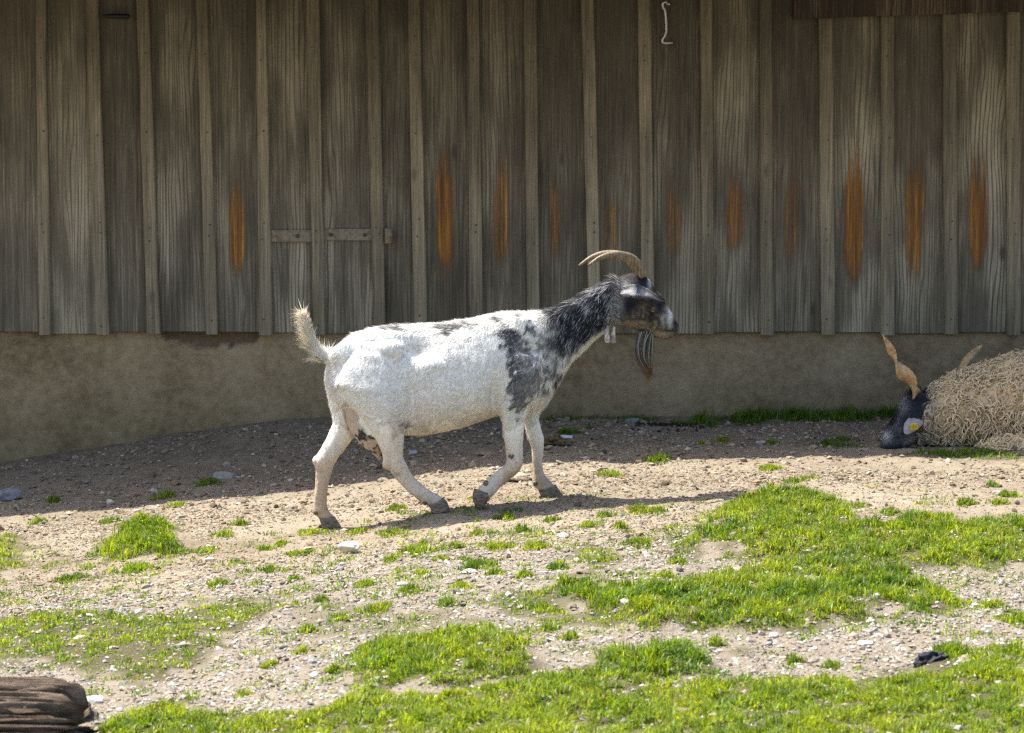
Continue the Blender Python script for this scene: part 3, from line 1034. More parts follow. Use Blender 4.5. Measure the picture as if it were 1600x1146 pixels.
# black bolt handle at upper left
c0, c1 = at(160, 25, WY - .05), at(203, 26, WY - .05)
v, f = tube_geo([c0, c0 + .15 * (c1 - c0), c0 + .3 * (c1 - c0), c0 + .95 * (c1 - c0), c1], [.006, .007, .0105, .0105, .006], 10, ref=(0, 0, 1))
v2, f2 = tube_geo([(c0[0] + .06, WY - .012, c0[2]), (c0[0] + .06, WY - .05, c0[2])], [.006, .006], 8, ref=(1, 0, 0))
bpart('bolt_handle', *join_geo([(v, f), (v2, f2)]), M_DARK, barn, True, local=c0)

# ================================================================== GOAT objects
gc = at(690, 800, 0)
goat = empty('goat', (-.1, 0, 0))
tag(goat, 'white goat with black patches, curved horns and a beard, walking right', 'goat')
GO = np.array([-.1, 0, 0])
M_COAT = tint_mat('goat_skin', .8, .15, 420, .25, .002)
gm.vertices.foreach_set('co', (V - GO).astype(np.float32).ravel()); gm.update()
link('body', gm, M_COAT, goat)

# coat: short hairs, longer along back, neck, tail and breech
gm.calc_loop_triangles()
tri = np.empty(len(gm.loop_triangles) * 3, np.int32); gm.loop_triangles.foreach_get('vertices', tri); tri = tri.reshape(-1, 3)
A_, B_, C_ = V[tri[:, 0]], V[tri[:, 1]], V[tri[:, 2]]
area = np.linalg.norm(np.cross(B_ - A_, C_ - A_), axis=1) / 2
NH_ = 210000
pick = RNG.choice(len(tri), NH_, p=area / area.sum())
r1, r2 = RNG.random(NH_), RNG.random(NH_)
sw = r1 + r2 > 1; r1[sw] = 1 - r1[sw]; r2[sw] = 1 - r2[sw]
w0 = 1 - r1 - r2
def bary(arr): return arr[tri[pick, 0]] * w0[:, None] + arr[tri[pick, 1]] * r1[:, None] + arr[tri[pick, 2]] * r2[:, None]
root = bary(V); nr = bary(N); nr /= np.linalg.norm(nr, axis=1)[:, None]
hcol = bary(tint)
px, py = proj(root); hu, hv = (px - 430) * 2.388, (py - 370) * 2.388
flow = np.tile(np.array([-.75, 0, -.55]), (NH_, 1))
flow[(hu > 1000)] = (-.62, 0, -.72)
flow[(hu > 1275) & (hv < 400)] = (-.7, 0, .35)
legm = (hv + (fbm(root * 30, 2, 58) - .5) * 160 > 715)
flow[legm] = (-.1, 0, -1)
tl = (hu < 205) & (hv < 470)
ax = np.array([-.25, 0, 1.0])
flow[tl] = ax
flow[tl] += nr[tl] * .55
flow = flow + (RNG.normal(size=(NH_, 3)) * .22)
swirl = (fbm(root * 9, 2, 55) - .5)
flow[:, 2] += swirl * 1.0
dot = (flow * nr).sum(1)[:, None]
tang = flow - nr * dot
tang /= np.linalg.norm(tang, axis=1)[:, None] + 1e-6
ln = np.full(NH_, .0125)
ln += .016 * sstep(.55, .95, nr[:, 2]) * (hv < 420) * (hu > 280) * (hu < 1000)
ln += .012 * (hu > 1000) * (hu < 1290) + .020 * (hu > 1000) * (hu < 1310) * sstep(.3, .8, nr[:, 2])
ln[(hu > 1290) & (hv < 400)] = .008
ln[legm] = .0050
br = (hu < 240) & (hv > 420) & (hv < 640)
ln[br] += .010
ln[tl] = .030 + .035 * RNG.random(tl.sum()) * (nr[tl][:, 0] < .2)
ln[mud_ := (np.abs(hu - 335) < 70) & (hv > 640) & (hv < 835) & (bary(mud[:, None])[:, 0] > .4)] = .004
ln *= RNG.uniform(.55, 1.35, NH_)
lift = RNG.uniform(.05, .24, NH_)
lift[tl] = RNG.uniform(.2, .6, tl.sum())
top = (nr[:, 2] > .5) & (hv < 420)
lift[top] += .15
d1 = tang * (1 - lift[:, None] * .5) + nr * lift[:, None]
d1 /= np.linalg.norm(d1, axis=1)[:, None]
wd = np.cross(nr, d1); wd /= np.linalg.norm(wd, axis=1)[:, None] + 1e-6
wdt = RNG.uniform(.0009, .0019, NH_)[:, None]
tip = root + d1 * ln[:, None] + np.array([0, 0, -1]) * (ln * .12)[:, None]
root_in = root - nr * .0008
hv_ = np.stack([root_in + wd * wdt, root_in - wd * wdt, tip], 1).reshape(-1, 3) - GO
hfaces = np.arange(NH_ * 3).reshape(-1, 3)
hn_ = nr + wd * RNG.normal(0, .16, (NH_, 1)) + d1 * RNG.normal(0, .10, (NH_, 1))
hn_ /= np.linalg.norm(hn_, axis=1)[:, None]
hn = np.repeat(hn_, 3, 0)
jit = hcol * (RNG.uniform(.88, 1.10, NH_) * (.90 + .22 * fbm(root * np.array([55, 55, 110]), 2, 59)))[:, None]
isdark = hcol.mean(1) < .2
sil = isdark & (RNG.random(NH_) < .12 + .45 * sstep(.44, .64, fbm(root * np.array([30, 30, 14]), 2, 57))) & (hu < 1290)
jit[sil] = np.array([.46, .46, .46]) * RNG.uniform(.6, 1.1, sil.sum())[:, None]
hc3 = np.repeat(np.clip(jit, .005, .86), 3, 0)
coat = link('coat', fastmesh('coat', hv_, hfaces, hc3, True, hn), hair_mat('goat_hair', .34), goat)
coat['kind'] = 'stuff'

# horns
t = NT('horn')
co = t.obj()
rg = t.n('ShaderNodeTexWave', wave_type='BANDS', bands_direction='X'); rg.inputs['Scale'].default_value = 28; rg.inputs['Distortion'].default_value = 4
t.put(rg.inputs['Vector'], co)
n1 = t.noise(co, 50, 4, .6)
col = t.ramp(t.math('ADD', t.math('MULTIPLY', rg.outputs['Fac'], .15), t.math('MULTIPLY', n1, .85)), [(.25, (.075, .052, .028)), (.5, (.19, .14, .08)), (.8, (.33, .27, .185))])
M_HORN = t.done(t.bsdf(col, .5, t.bump(rg.outputs['Fac'], .10, .002), .4))


def spline(pts, n):
    pts = np.asarray(pts, float); k = len(pts)
    out = []
    for s in np.linspace(0, k - 1, n):
        i = min(int(s), k - 2); f_ = s - i
        p0, p1, p2, p3 = pts[max(i - 1, 0)], pts[i], pts[i + 1], pts[min(i + 2, k - 1)]
        out.append(.5 * (2 * p1 + (p2 - p0) * f_ + (2 * p0 - 5 * p1 + 4 * p2 - p3) * f_ ** 2 + (-p0 + 3 * p1 - 3 * p2 + p3) * f_ ** 3))
    return np.array(out)


for offs, pts in (((-.022, -.03, -.045, -.058, -.062, -.06), [(1372, 148), (1352, 108), (1322, 78), (1270, 66), (1215, 78), (1168, 108)]),
                  ((.022, .03, .04, .05, .054, .052), [(1362, 146), (1340, 106), (1306, 76), (1248, 63), (1188, 74), (1134, 108)])):
    p = spline([goatpt(a, b, o) for (a, b), o in zip(pts, offs)], 26)
    rad = np.interp(np.linspace(0, 1, 26), [0, .3, .7, 1], [.0185, .0155, .010, .0035])
    rad = rad * (1 + .012 * np.sin(np.linspace(0, 60, 26)))
    v, f = tube_geo(p, rad, 12, flat=1.15, ref=LAT)
    link('horn', pymesh('horn', np.array(v) - GO, f), M_HORN, goat)


# ears
def ear_geo(path, widths, up, cup, thick=.0025, ns=9):
    path = spline(path, 16); w = np.interp(np.linspace(0, 1, 16), np.linspace(0, 1, len(widths)), widths)
    fr, bk = [], []
    for k in range(16):
        tg = path[min(k + 1, 15)] - path[max(k - 1, 0)]; tg /= np.linalg.norm(tg)
        s = np.array(up, float); s -= tg * (s @ tg); s /= np.linalg.norm(s)
        nrm = np.cross(tg, s)
        q = np.linspace(-1, 1, ns)
        row = path[k] + np.outer(q * w[k], s) + np.outer((q ** 2) * w[k] * cup, nrm)
        th = thick * (1 - .6 * np.abs(q))[:, None] * nrm
        fr.append(row + th); bk.append(row - th)
    rings = [np.concatenate([a, b[::-1]]) for a, b in zip(fr, bk)]
    return loft_geo(rings)


def short_fur(name, m, pos, colr, n, flowv, length, parent, mat, org, width=.0009):
    nn_ = mnormals(m)
    m.calc_loop_triangles()
    tr_ = np.empty(len(m.loop_triangles) * 3, np.int32); m.loop_triangles.foreach_get('vertices', tr_); tr_ = tr_.reshape(-1, 3)
    a_ = np.linalg.norm(np.cross(pos[tr_[:, 1]] - pos[tr_[:, 0]], pos[tr_[:, 2]] - pos[tr_[:, 0]]), axis=1)
    pk = RNG.choice(len(tr_), n, p=a_ / a_.sum())
    w_ = RNG.dirichlet((1, 1, 1), n)
    mixb = lambda arr: (arr[tr_[pk]] * w_[..., None]).sum(1)
    r0, n0, c0_ = mixb(pos), mixb(nn_), mixb(colr)
    n0 /= np.linalg.norm(n0, axis=1)[:, None] + 1e-9
    fd_ = np.array(flowv) + RNG.normal(0, .3, (n, 3))
    fd_ -= n0 * (fd_ * n0).sum(1)[:, None]; fd_ /= np.linalg.norm(fd_, axis=1)[:, None] + 1e-6
    fd_ += n0 * RNG.uniform(.1, .5, (n, 1))
    wd_ = np.cross(n0, fd_); wd_ /= np.linalg.norm(wd_, axis=1)[:, None] + 1e-6
    q_ = np.stack([r0 + wd_ * width, r0 - wd_ * width, r0 + fd_ * (length * RNG.uniform(.5, 1.4, n))[:, None]], 1).reshape(-1, 3) - org
    cm_ = np.repeat(np.clip(c0_ * RNG.uniform(.55, 1.3, (n, 1)), .005, .8), 3, 0)
    o_ = link(name, fastmesh(name, q_, np.arange(n * 3).reshape(-1, 3), cm_, True, np.repeat(n0, 3, 0)), mat, parent)
    o_['kind'] = 'stuff'
    return o_


for sgn in (-1, 1):
    o1, o2, o3 = sgn * .052, sgn * .090, sgn * .108
    pth = [goatpt(1286, 206, sgn * .040), goatpt(1325, 202, o1), goatpt(1372, 211, o2), goatpt(1416, 228, o3), goatpt(1452, 246, o3)]
    if sgn > 0: pth = [q + np.array([0, 0, .01]) for q in pth]
    v, f = ear_geo(pth, [.013, .022, .021, .012, .0015], (0, -.75 * sgn, 1), -.30 * sgn)
    m = pymesh('ear', np.array(v) - GO, f)
    ev = mverts(m) + GO
    ex, ey = proj(ev); eu, evv = (ex - 430) * 2.388, (ey - 370) * 2.388
    c = np.tile(np.array([.36, .345, .34]), (len(ev), 1))
    b1 = np.exp(-((eu - 1352) / 17) ** 2) * (evv < 214)  # the horn's cast shadow, painted as a dark band across the ear
    c += (np.array([.06, .07, .10]) - c) * np.clip(b1 * 1.1, 0, 1)[:, None]
    b2 = np.clip(sstep(1365, 1400, eu) * (.45 + .5 * fbm(ev * 70, 2, 5)), 0, 1)
    c += (np.array([.14, .14, .16]) - c) * b2[:, None]
    b3 = sstep(214, 224, evv) * (eu > 1330)
    c += (np.array([.045, .045, .05]) - c) * (b3 * .8)[:, None]
    setcol(m, np.clip(c, .01, .8))
    c = c * (.55 + .8 * fbm(ev * 160, 2, 15))[:, None]
    eo = link('ear', m, M_COAT, goat)
    short_fur('ear_hair', m, ev, np.clip(c, .01, .8), 9000, (.8, 0, -.5), .011, eo, bpy.data.materials['goat_hair'], GO)

# eyes
t = NT('goat_eye')
M_EYE = t.done(t.bsdf(t.attr('tint').outputs['Color'], .08, None, .6))
for sgn in (-1, 1):
    c = goatpt(1404, 272, sgn * .051)
    rings = []
    for ph in np.linspace(.15, np.pi - .15, 8):
        th = np.linspace(0, 2 * np.pi, 12, endpoint=False)
        rings.append(np.stack([np.cos(th) * math.sin(ph) * .0135, np.sin(th) * math.sin(ph) * .0105, np.full(12, math.cos(ph) * .0105)], -1) + c - GO)
    em = pymesh('eye', *loft_geo(rings))
    ez = mverts(em) - (c - GO)
    pup = (np.abs(ez[:, 2]) < .0035)[:, None]
    setcol(em, np.where(pup, np.array([[.006, .005, .004]]), np.array([[.22, .13, .035]])))
    link('eye', em, M_EYE, goat)


# strands: ribbons following a guide
def ribbons(roots, tips, mids, cols_root, cols_tip, width, seg=6):
    n = len(roots); V_, C_c, F_ = [], [], []
    ts = np.linspace(0, 1, seg + 1)
    for k, s in enumerate(ts):
        c = roots * (1 - s) ** 2 + mids * 2 * s * (1 - s) + tips * s ** 2
        w = width * (1 - s * .85)
        sidev = np.array([1, .25, .1]) / 1.04
        V_.append(c - sidev * w[:, None]); V_.append(c + sidev * w[:, None])
        cc = cols_root * (1 - s ** 2.6) + cols_tip * s ** 2.6
        C_c += [cc, cc]
    Vv = np.stack(V_, 1).reshape(-1, 3); Cc = np.stack(C_c, 1).reshape(-1, 3)
    m = 2 * (seg + 1)
    for k in range(seg):
        b = np.arange(n) * m + 2 * k
        F_.append(np.stack([b, b + 1, b + 3, b + 2], -1))
    return Vv, np.concatenate(F_), Cc


M_STRAND = hair_mat('beard_hair', .2, .5, .3)
n = 2200
ru = RNG.uniform(1356, 1410, n); rv = 352 + RNG.uniform(-4, 14, n)
off = RNG.normal(0, .012, n)
rt = np.array([goatpt(a, b, o) for a, b, o in zip(ru, rv, off)])
sfr = (ru - 1382) / 30
mu = 1352 + sfr * 30 + RNG.normal(0, 8, n); mv = 445 + RNG.normal(0, 14, n)
tu = 1396 + sfr * 9 + RNG.normal(0, 5, n); tv = 500 + RNG.normal(0, 20, n) - np.abs(sfr) * 14
md_ = np.array([goatpt(a, b, o * .8) for a, b, o in zip(mu, mv, off)])
tp = np.array([goatpt(a, b, o * .5) for a, b, o in zip(tu, tv, off)])
st = RNG.random(n)[:, None]
cr = np.where(st < .45, np.array([[.05, .052, .057]]), np.where(st < .8, np.array([[.14, .145, .15]]), np.array([[.34, .34, .32]])))
ct = np.where(st < .7, np.array([[.10, .055, .03]]), np.array([[.34, .17, .08]])) * RNG.uniform(.7, 1.3, (n, 1))
v, f, c = ribbons(rt, tp, md_, cr, ct, np.full(n, .0012))
bd = link('beard', fastmesh('beard', v - GO, f, c, True), M_STRAND, goat)
# long hair of the tail
n = 900
tt = RNG.random(n)
cu = np.interp(tt, [0, .3, .6, 1], [165, 135, 122, 104]); cv = np.interp(tt, [0, .3, .6, 1], [440, 400, 352, 296])
sd4 = RNG.uniform(-1.25, .55, n)
rt = np.array([goatpt(a, b, o) for a, b, o in zip(cu + sd4 * 8, cv, RNG.normal(0, .007, n))])
tl4 = RNG.uniform(.5, 1.1, n)
mu = cu + (sd4 * 20 - 4) * tl4; mv = cv - 26 * tl4
tu = cu + (sd4 * 44 - 6 + (cv - 300) * -.06) * tl4 + RNG.normal(0, 4, n); tv = cv - (34 + 16 * RNG.random(n)) * tl4 + np.maximum(-sd4, 0) * 24
md_ = np.array([goatpt(a, b, o) for a, b, o in zip(mu, mv, RNG.normal(0, .012, n))])
tp = np.array([goatpt(a, b, o) for a, b, o in zip(tu, tv, RNG.normal(0, .018, n))])
cr = np.array([[.80, .73, .60]]) * RNG.uniform(.8, 1.05, (n, 1))
v, f, c = ribbons(rt, tp, md_, cr, cr * np.array([[1.04, 1.0, .92]]), np.full(n, .0011), 4)
th_ = link('tail_hair', fastmesh('tail_hair', v - GO, f, c, True), hair_mat('tail_strand', .45, .6, .15), goat)
th_['kind'] = 'stuff'
# wattles
for (a, b, o) in ((1240, 350, -.035), (1262, 352, -.015)):
    p0, p1, p2 = goatpt(a, b - 18, o), goatpt(a - 2, b + 20, o - .004), goatpt(a + 1, b + 46, o - .004)
    p = spline([p0, p1, p2], 9)
    v, f = tube_geo(p, np.interp(np.linspace(0, 1, 9), [0, .5, .85, 1], [.0075, .009, .0105, .004]), 10, ref=LAT)
    m = pymesh('wattle', np.array(v) - GO, f)
    wv_ = mverts(m)
    kk = sstep(.35, .62, vnoise(wv_ * 120, 3))[:, None]
    setcol(m, np.array([.62, .58, .54]) * kk + np.array([.26, .24, .22]) * (1 - kk))
    wt = link('wattle', m, M_COAT, goat)
# hooves
t = NT('hoof_horn')
co = t.obj(); n1 = t.noise(t.vmul(co, (1, 1, 4)), 60, 4, .6)
M_HOOF = t.done(t.bsdf(t.ramp(n1, [(.35, (.08, .064, .05)), (.55, (.20, .162, .122)), (.75, (.38, .31, .24))]), .7, t.bump(n1, .4, .003), .25))
DEW = {'nf': (786, 921), 'ff': (971, 920), 'nh': (559, 991), 'fh': (153, 1028)}
for key in HOOF:
    st, off = HOOF[key]
    geo = []
    for s in (-1, 1):
        rows = [(a, b, c, d, w) for (a, b, c, d), w in zip(st, np.linspace(.0125, .0145, len(st)))]
        if key == 'nf':
            rows = [(a, b, c, d, w) for (a, b, c, d), w in zip(st, (.0125, .014, .013, .009, .004))]
        geo.append(part(rows, off + s * .0135, 14, 2.4))
    v, f = join_geo(geo)
    hf = link('hoof', pymesh('hoof', np.array(v) - GO, f), M_HOOF, goat)
    for s in (-1, 1):
        c = goatpt(*DEW[key], off + s * .013)
        rings = []
        for ph in np.linspace(.2, np.pi - .2, 6):
            th = np.linspace(0, 2 * np.pi, 8, endpoint=False)
            rings.append(np.stack([np.cos(th) * math.sin(ph) * .0105, np.sin(th) * math.sin(ph) * .009, np.full(8, math.cos(ph) * .0115)], -1) + c - GO)
        link('dewclaw', pymesh('dewclaw', *loft_geo(rings)), M_HOOF, hf)

# ================================================================== SHEEP
SY = 1.36


def S(a, b):
    return 1340 + np.asarray(a, float) / 4.777, 500 + np.asarray(b, float) / 4.777


def sring(ax_, ay_, bx_, by_, hw, Y, n=22, pw=2.2, crop=False):
    if crop:
        ax_, ay_ = S(ax_, ay_); bx_, by_ = S(bx_, by_)
    a = at(ax_, ay_, Y); b = at(bx_, by_, Y)
    c = (a + b) / 2; e = (a - b) / 2
    th = np.linspace(0, 2 * np.pi, n, endpoint=False)
    ca = np.sign(np.cos(th)) * np.abs(np.cos(th)) ** (2 / pw); sa = np.sign(np.sin(th)) * np.abs(np.sin(th)) ** (2 / pw)
    return c + np.outer(ca, e) + np.outer(sa * hw, (0, 1, 0))


sb = loft_geo([sring(*q) for q in [(1436, 625, 1424, 680, .05, 1.24), (1446, 614, 1425, 694, .09, 1.26), (1468, 600, 1450, 697, .13, 1.30), (1500, 586, 1488, 700, .17, 1.34),
                                   (1535, 576, 1528, 702, .20, SY), (1580, 560, 1575, 706, .225, SY), (1640, 548, 1640, 708, .24, SY), (1710, 546, 1710, 708, .24, SY),
                                   (1770, 562, 1770, 706, .21, SY), (1815, 600, 1812, 703, .14, SY), (1832, 635, 1830, 690, .06, SY)]])
sh = loft_geo([sring(*q, Y, crop=True) for *q, Y in [(430, 510, 590, 690, .05, 1.22), (392, 545, 545, 740, .07, 1.21), (350, 580, 500, 800, .072, 1.19), (312, 655, 440, 870, .062, 1.17), (264, 740, 380, 930, .053, 1.15),
                                                     (218, 812, 330, 962, .046, 1.13), (188, 868, 285, 975, .042, 1.12), (174, 925, 240, 979, .032, 1.12), (178, 955, 205, 976, .014, 1.12)]])
fl = [loft_geo([sring(*q) for q in [(1540, 690, 1540, 712, .03, 1.12), (1565, 684, 1565, 716, .045, 1.11), (1600, 680, 1600, 717, .05, 1.11), (1650, 684, 1650, 716, .045, 1.12), (1670, 690, 1670, 712, .02, 1.13)]])]
sv, sf = join_geo([sb, sh] + fl)
raw = link('raw', pymesh('raw', sv, sf))
md = raw.modifiers.new('r', 'REMESH'); md.mode = 'VOXEL'; md.voxel_size = .009; md.use_smooth_shade = True
md = raw.modifiers.new('s', 'SMOOTH'); md.factor = .5; md.iterations = 5
sm = evalmesh(raw); bpy.data.objects.remove(raw)
SV = mverts(sm); SN = mnormals(sm)
sx_, sy_ = proj(SV); sU, sV = (sx_ - 1340) * 4.777, (sy_ - 500) * 4.777
SO = np.array([at(1620, 708, SY)[0], SY, 0.0])
sheep = empty('sheep', SO)
tag(sheep, 'woolly cream sheep with black face and spiral horns lying at the right edge', 'sheep')
face = sstep(540, 500, sU + (sV - 600) * .25)
n1 = fbm(SV * 40, 3, 7); n2 = fbm(SV * 14, 3, 8)
fc = np.array([.016, .017, .024]) + np.array([.11, .115, .125]) * (sstep(.5, .72, n1) * .45)[:, None]
pale = np.clip(np.exp(-(((sU - 330) / 40) ** 2 + ((sV - 640) / 55) ** 2)) * .7 + np.exp(-(((sU - 200) / 45) ** 2 + ((sV - 880) / 50) ** 2)) * 1.3, 0, 1)
fc += (np.array([.42, .42, .43]) - fc) * (pale * n1 * 1.3)[:, None]
chk = np.exp(-(((sU - 420) / 70) ** 2 + ((sV - 920) / 50) ** 2))
fc += (np.array([.36, .33, .31]) - fc) * np.clip(chk, 0, 1)[:, None]
wl = np.array([.66, .51, .31]) * (.5 + .8 * n2)[:, None]
stint = np.clip(wl + (fc - wl) * face[:, None], .005, .8)
setcol(sm, stint)
sm.vertices.foreach_set('co', (SV - SO).astype(np.float32).ravel()); sm.update()
link('body', sm, tint_mat('sheep_skin', .9, .1, 120, .5, .006), sheep)

# fleece: corkscrew locks
sm.calc_loop_triangles()
tri = np.empty(len(sm.loop_triangles) * 3, np.int32); sm.loop_triangles.foreach_get('vertices', tri); tri = tri.reshape(-1, 3)
ar = np.linalg.norm(np.cross(SV[tri[:, 1]] - SV[tri[:, 0]], SV[tri[:, 2]] - SV[tri[:, 0]]), axis=1) / 2
wgt = ar * (1 - face[tri[:, 0]]) * (SN[tri[:, 0], 2] > -.75) * np.where(sx_[tri[:, 0]] > 1680, .35, 1.0)
NL = 5200
pick = RNG.choice(len(tri), NL, p=wgt / wgt.sum())
rt = SV[tri[pick]].mean(1); nr = SN[tri[pick]].mean(1); nr /= np.linalg.norm(nr, axis=1)[:, None]
SEG = 9
s = np.linspace(0, 1, SEG)
rU = (proj(rt)[0] - 1340) * 4.777
L = RNG.uniform(.030, .058, NL) * np.where(rU < 640, .75, 1)
cohv = np.stack([fbm(rt * 26, 2, 201), fbm(rt * 26, 2, 202), fbm(rt * 26, 2, 203)], -1) - .5
dirv = nr * .5 + np.array([0, 0, -.6]) * (1 - sstep(.2, .95, nr[:, 2:3])) + cohv * 1.6 + RNG.normal(0, .22, (NL, 3))
dirv /= np.linalg.norm(dirv, axis=1)[:, None]
e1 = np.cross(dirv, np.array([.3, .9, .2])); e1 /= np.linalg.norm(e1, axis=1)[:, None]
e2 = np.cross(dirv, e1)
turn = RNG.uniform(.8, 1.7, NL) * np.sign(fbm(rt * 30, 2, 206) - .5) * 2 * np.pi
ph = fbm(rt * 22, 2, 205) * 20 + RNG.normal(0, 1.2, NL)
hr = RNG.uniform(.007, .012, NL)
tr = RNG.uniform(.0044, .0072, NL)
ctr = (rt[:, None] - nr[:, None] * .008 + dirv[:, None] * (L[:, None] * s)[..., None]
       + e1[:, None] * (hr[:, None] * (.35 + s) * np.cos(turn[:, None] * s + ph[:, None]))[..., None]
       + e2[:, None] * (hr[:, None] * (.35 + s) * np.sin(turn[:, None] * s + ph[:, None]))[..., None])
ctr[:, :, 2] -= .018 * (s ** 2)
gz = zbase(ctr[..., 0].ravel(), ctr[..., 1].ravel()).reshape(NL, SEG) + .006
ctr[..., 2] = np.maximum(ctr[..., 2], gz)
SIDE = 4
tg = np.gradient(ctr, axis=1); tg /= np.linalg.norm(tg, axis=2)[..., None] + 1e-9
b1 = np.cross(tg, e1[:, None] + .01); b1 /= np.linalg.norm(b1, axis=2)[..., None] + 1e-9
b2 = np.cross(tg, b1)
rad = tr[:, None] * (1.0 - .8 * s ** 2)
wv = np.stack([ctr + (b1 * math.cos(2 * np.pi * j / SIDE) + b2 * math.sin(2 * np.pi * j / SIDE)) * rad[..., None] for j in range(SIDE)], 2).reshape(-1, 3)
idx = np.arange(NL * SEG * SIDE).reshape(NL, SEG, SIDE)
wf = np.stack([idx[:, :-1, :], np.roll(idx, -1, 2)[:, :-1, :], np.roll(idx, -1, 2)[:, 1:, :], idx[:, 1:, :]], -1).reshape(-1, 4)
lc = np.array([.98, .80, .53]) * (RNG.uniform(.85, 1.1, (NL, 1)) * (.7 + .6 * fbm(rt * 32, 2, 207))[:, None]) + (RNG.random((NL, 1)) < .2) * np.array([.06, .055, .04])
grey = sstep(640, 520, rU)[:, None] * .55
lc = lc * (1 - grey) + np.array([.40, .37, .33]) * grey * RNG.uniform(.5, 1.2, (NL, 1))
lc = lc * np.minimum(1, .84 / lc.max(1))[:, None]
wc = np.repeat(np.maximum(lc, .02), SEG * SIDE, 0) * np.tile(.75 + .30 * np.sin(np.linspace(.2, 1.6, SEG)), NL).repeat(SIDE)[:, None]
wool = link('wool', fastmesh('wool', wv - SO, wf, wc, True), hair_mat('fleece', .35, .8, .1), sheep)
wool['kind'] = 'stuff'

# short hair on the face
hp = ar * face[tri[:, 0]]
NK = 16000
pick = RNG.choice(len(tri), NK, p=hp / hp.sum())
r1, r2 = RNG.random(NK), RNG.random(NK)
sw = r1 + r2 > 1; r1[sw] = 1 - r1[sw]; r2[sw] = 1 - r2[sw]
w0 = 1 - r1 - r2
rt2, nr2, ck = bary(SV), bary(SN), bary(stint)
nr2 /= np.linalg.norm(nr2, axis=1)[:, None]
fd = np.array([.6, .1, .35]) + RNG.normal(0, .35, (NK, 3))
fd -= nr2 * (fd * nr2).sum(1)[:, None]; fd /= np.linalg.norm(fd, axis=1)[:, None] + 1e-6
fd = fd + nr2 * RNG.uniform(.2, .6, (NK, 1))
wd2 = np.cross(nr2, fd); wd2 /= np.linalg.norm(wd2, axis=1)[:, None] + 1e-6
up_ = sstep(700, 560, (proj(rt2)[1] - 500) * 4.777)
hl = RNG.uniform(.008, .020, NK) + up_ * RNG.uniform(0, .022, NK)
q3 = np.stack([rt2 + wd2 * .0018, rt2 - wd2 * .0018, rt2 + fd * hl[:, None]], 1).reshape(-1, 3) - SO
fhm = fastmesh('face_hair', q3, np.arange(NK * 3).reshape(-1, 3), np.repeat(np.clip(ck * RNG.uniform(.35, 2.1, (NK, 1)), .004, .6), 3, 0), True, np.repeat(nr2, 3, 0))
fh_ = link('face_hair', fhm, M_STRAND, sheep)
fh_['kind'] = 'stuff'
# sheep horns
t = NT('sheep_horn')
co = t.obj(); n1 = t.noise(co, 35, 4, .6)
n2 = t.noise(t.vmul(co, (1, 1, 1)), 160, 3, .6)
colh = t.ramp(t.math('ADD', t.math('MULTIPLY', n1, .6), t.math('MULTIPLY', n2, .4)), [(.34, (.17, .10, .045)), (.5, (.44, .29, .145)), (.68, (.60, .45, .27))])
M_SHORN = t.done(t.bsdf(colh, .55, t.bump(n2, .5, .004), .3))


def horn_at(pts, Ys, widths, flat, tw0, tw1, nseg=64):
    p = spline([at(*S(a, b), Y) for (a, b), Y in zip(pts, Ys)], nseg)
    w = np.interp(np.linspace(0, 1, nseg), np.linspace(0, 1, len(widths)), widths)
    w = w * (1 + .035 * np.sin(np.arange(nseg) * 2.1))
    v, f = tube_geo(p, w, 14, flat=flat, twist=np.linspace(tw0, tw1, nseg), ref=(1, 0, 0))
    return np.array(v) - SO, f


v, f = horn_at([(440, 600), (425, 530), (385, 445), (320, 375), (275, 290), (240, 205), (182, 102)], [1.19, 1.16, 1.13, 1.11, 1.10, 1.09, 1.08], [.034, .036, .034, .029, .023, .016, .003], .27, .2, 7.8)
link('horn', pymesh('horn', v, f), M_SHORN, sheep)
v, f = horn_at([(500, 600), (620, 570), (715, 490), (775, 375), (820, 295), (875, 240), (935, 192)], [1.28, 1.40, 1.52, 1.60, 1.63, 1.65, 1.66], [.024, .025, .024, .022, .019, .014, .006], .55, .5, 4.6)
o = link('horn', pymesh('horn', v, f), M_SHORN, sheep)
# ears, the near one with its yellow tag
M_SEAR = NT('sheep_ear')
t = M_SEAR
n1 = t.noise(t.obj(), 60, 3)
M_SEAR = t.done(t.bsdf(t.ramp(n1, [(.3, (.22, .20, .22)), (.7, (.42, .38, .38))]), .85, None, .1))
ep = [at(*S(495, 715), 1.15), at(*S(450, 745), 1.115), at(*S(400, 790), 1.09), at(*S(355, 852), 1.08)]
v, f = ear_geo(ep, [.012, .027, .030, .026, .006], (.7, -.25, -.7), -.2, .003)
ear = link('ear', pymesh('ear', np.array(v) - SO, f), M_SEAR, sheep)
ep = [at(*S(430, 640), 1.27), at(*S(400, 640), 1.32), at(*S(380, 660), 1.36), at(*S(370, 690), 1.38)]
v, f = ear_geo(ep, [.012, .020, .020, .014, .004], (.7, .2, -.7), .25, .003)
link('ear', pymesh('ear', np.array(v) - SO, f), M_SEAR, sheep)
t = NT('yellow_tag')
M_TAG = t.done(t.bsdf((.68, .52, .035), .45, None, .4))
tc = at(*S(424, 797), 1.062)
e1 = np.array([.82, -.12, .10]); e1 /= np.linalg.norm(e1)
e2 = np.array([-.02, -.35, .9]); e2 -= e1 * (e1 @ e2); e2 /= np.linalg.norm(e2)
e3 = np.cross(e1, e2)
if e3[1] > 0: e3 = -e3
outl = [(-.0165, -.012), (-.008, -.0155), (.010, -.015), (.0155, -.008), (.0165, .004), (.010, .013), (-.002, .0155), (-.012, .013), (-.0165, .004)]
rings = [np.array([tc + e1 * a + e2 * b + e3 * d for a, b in outl]) for d in (-.0015, .0015)]
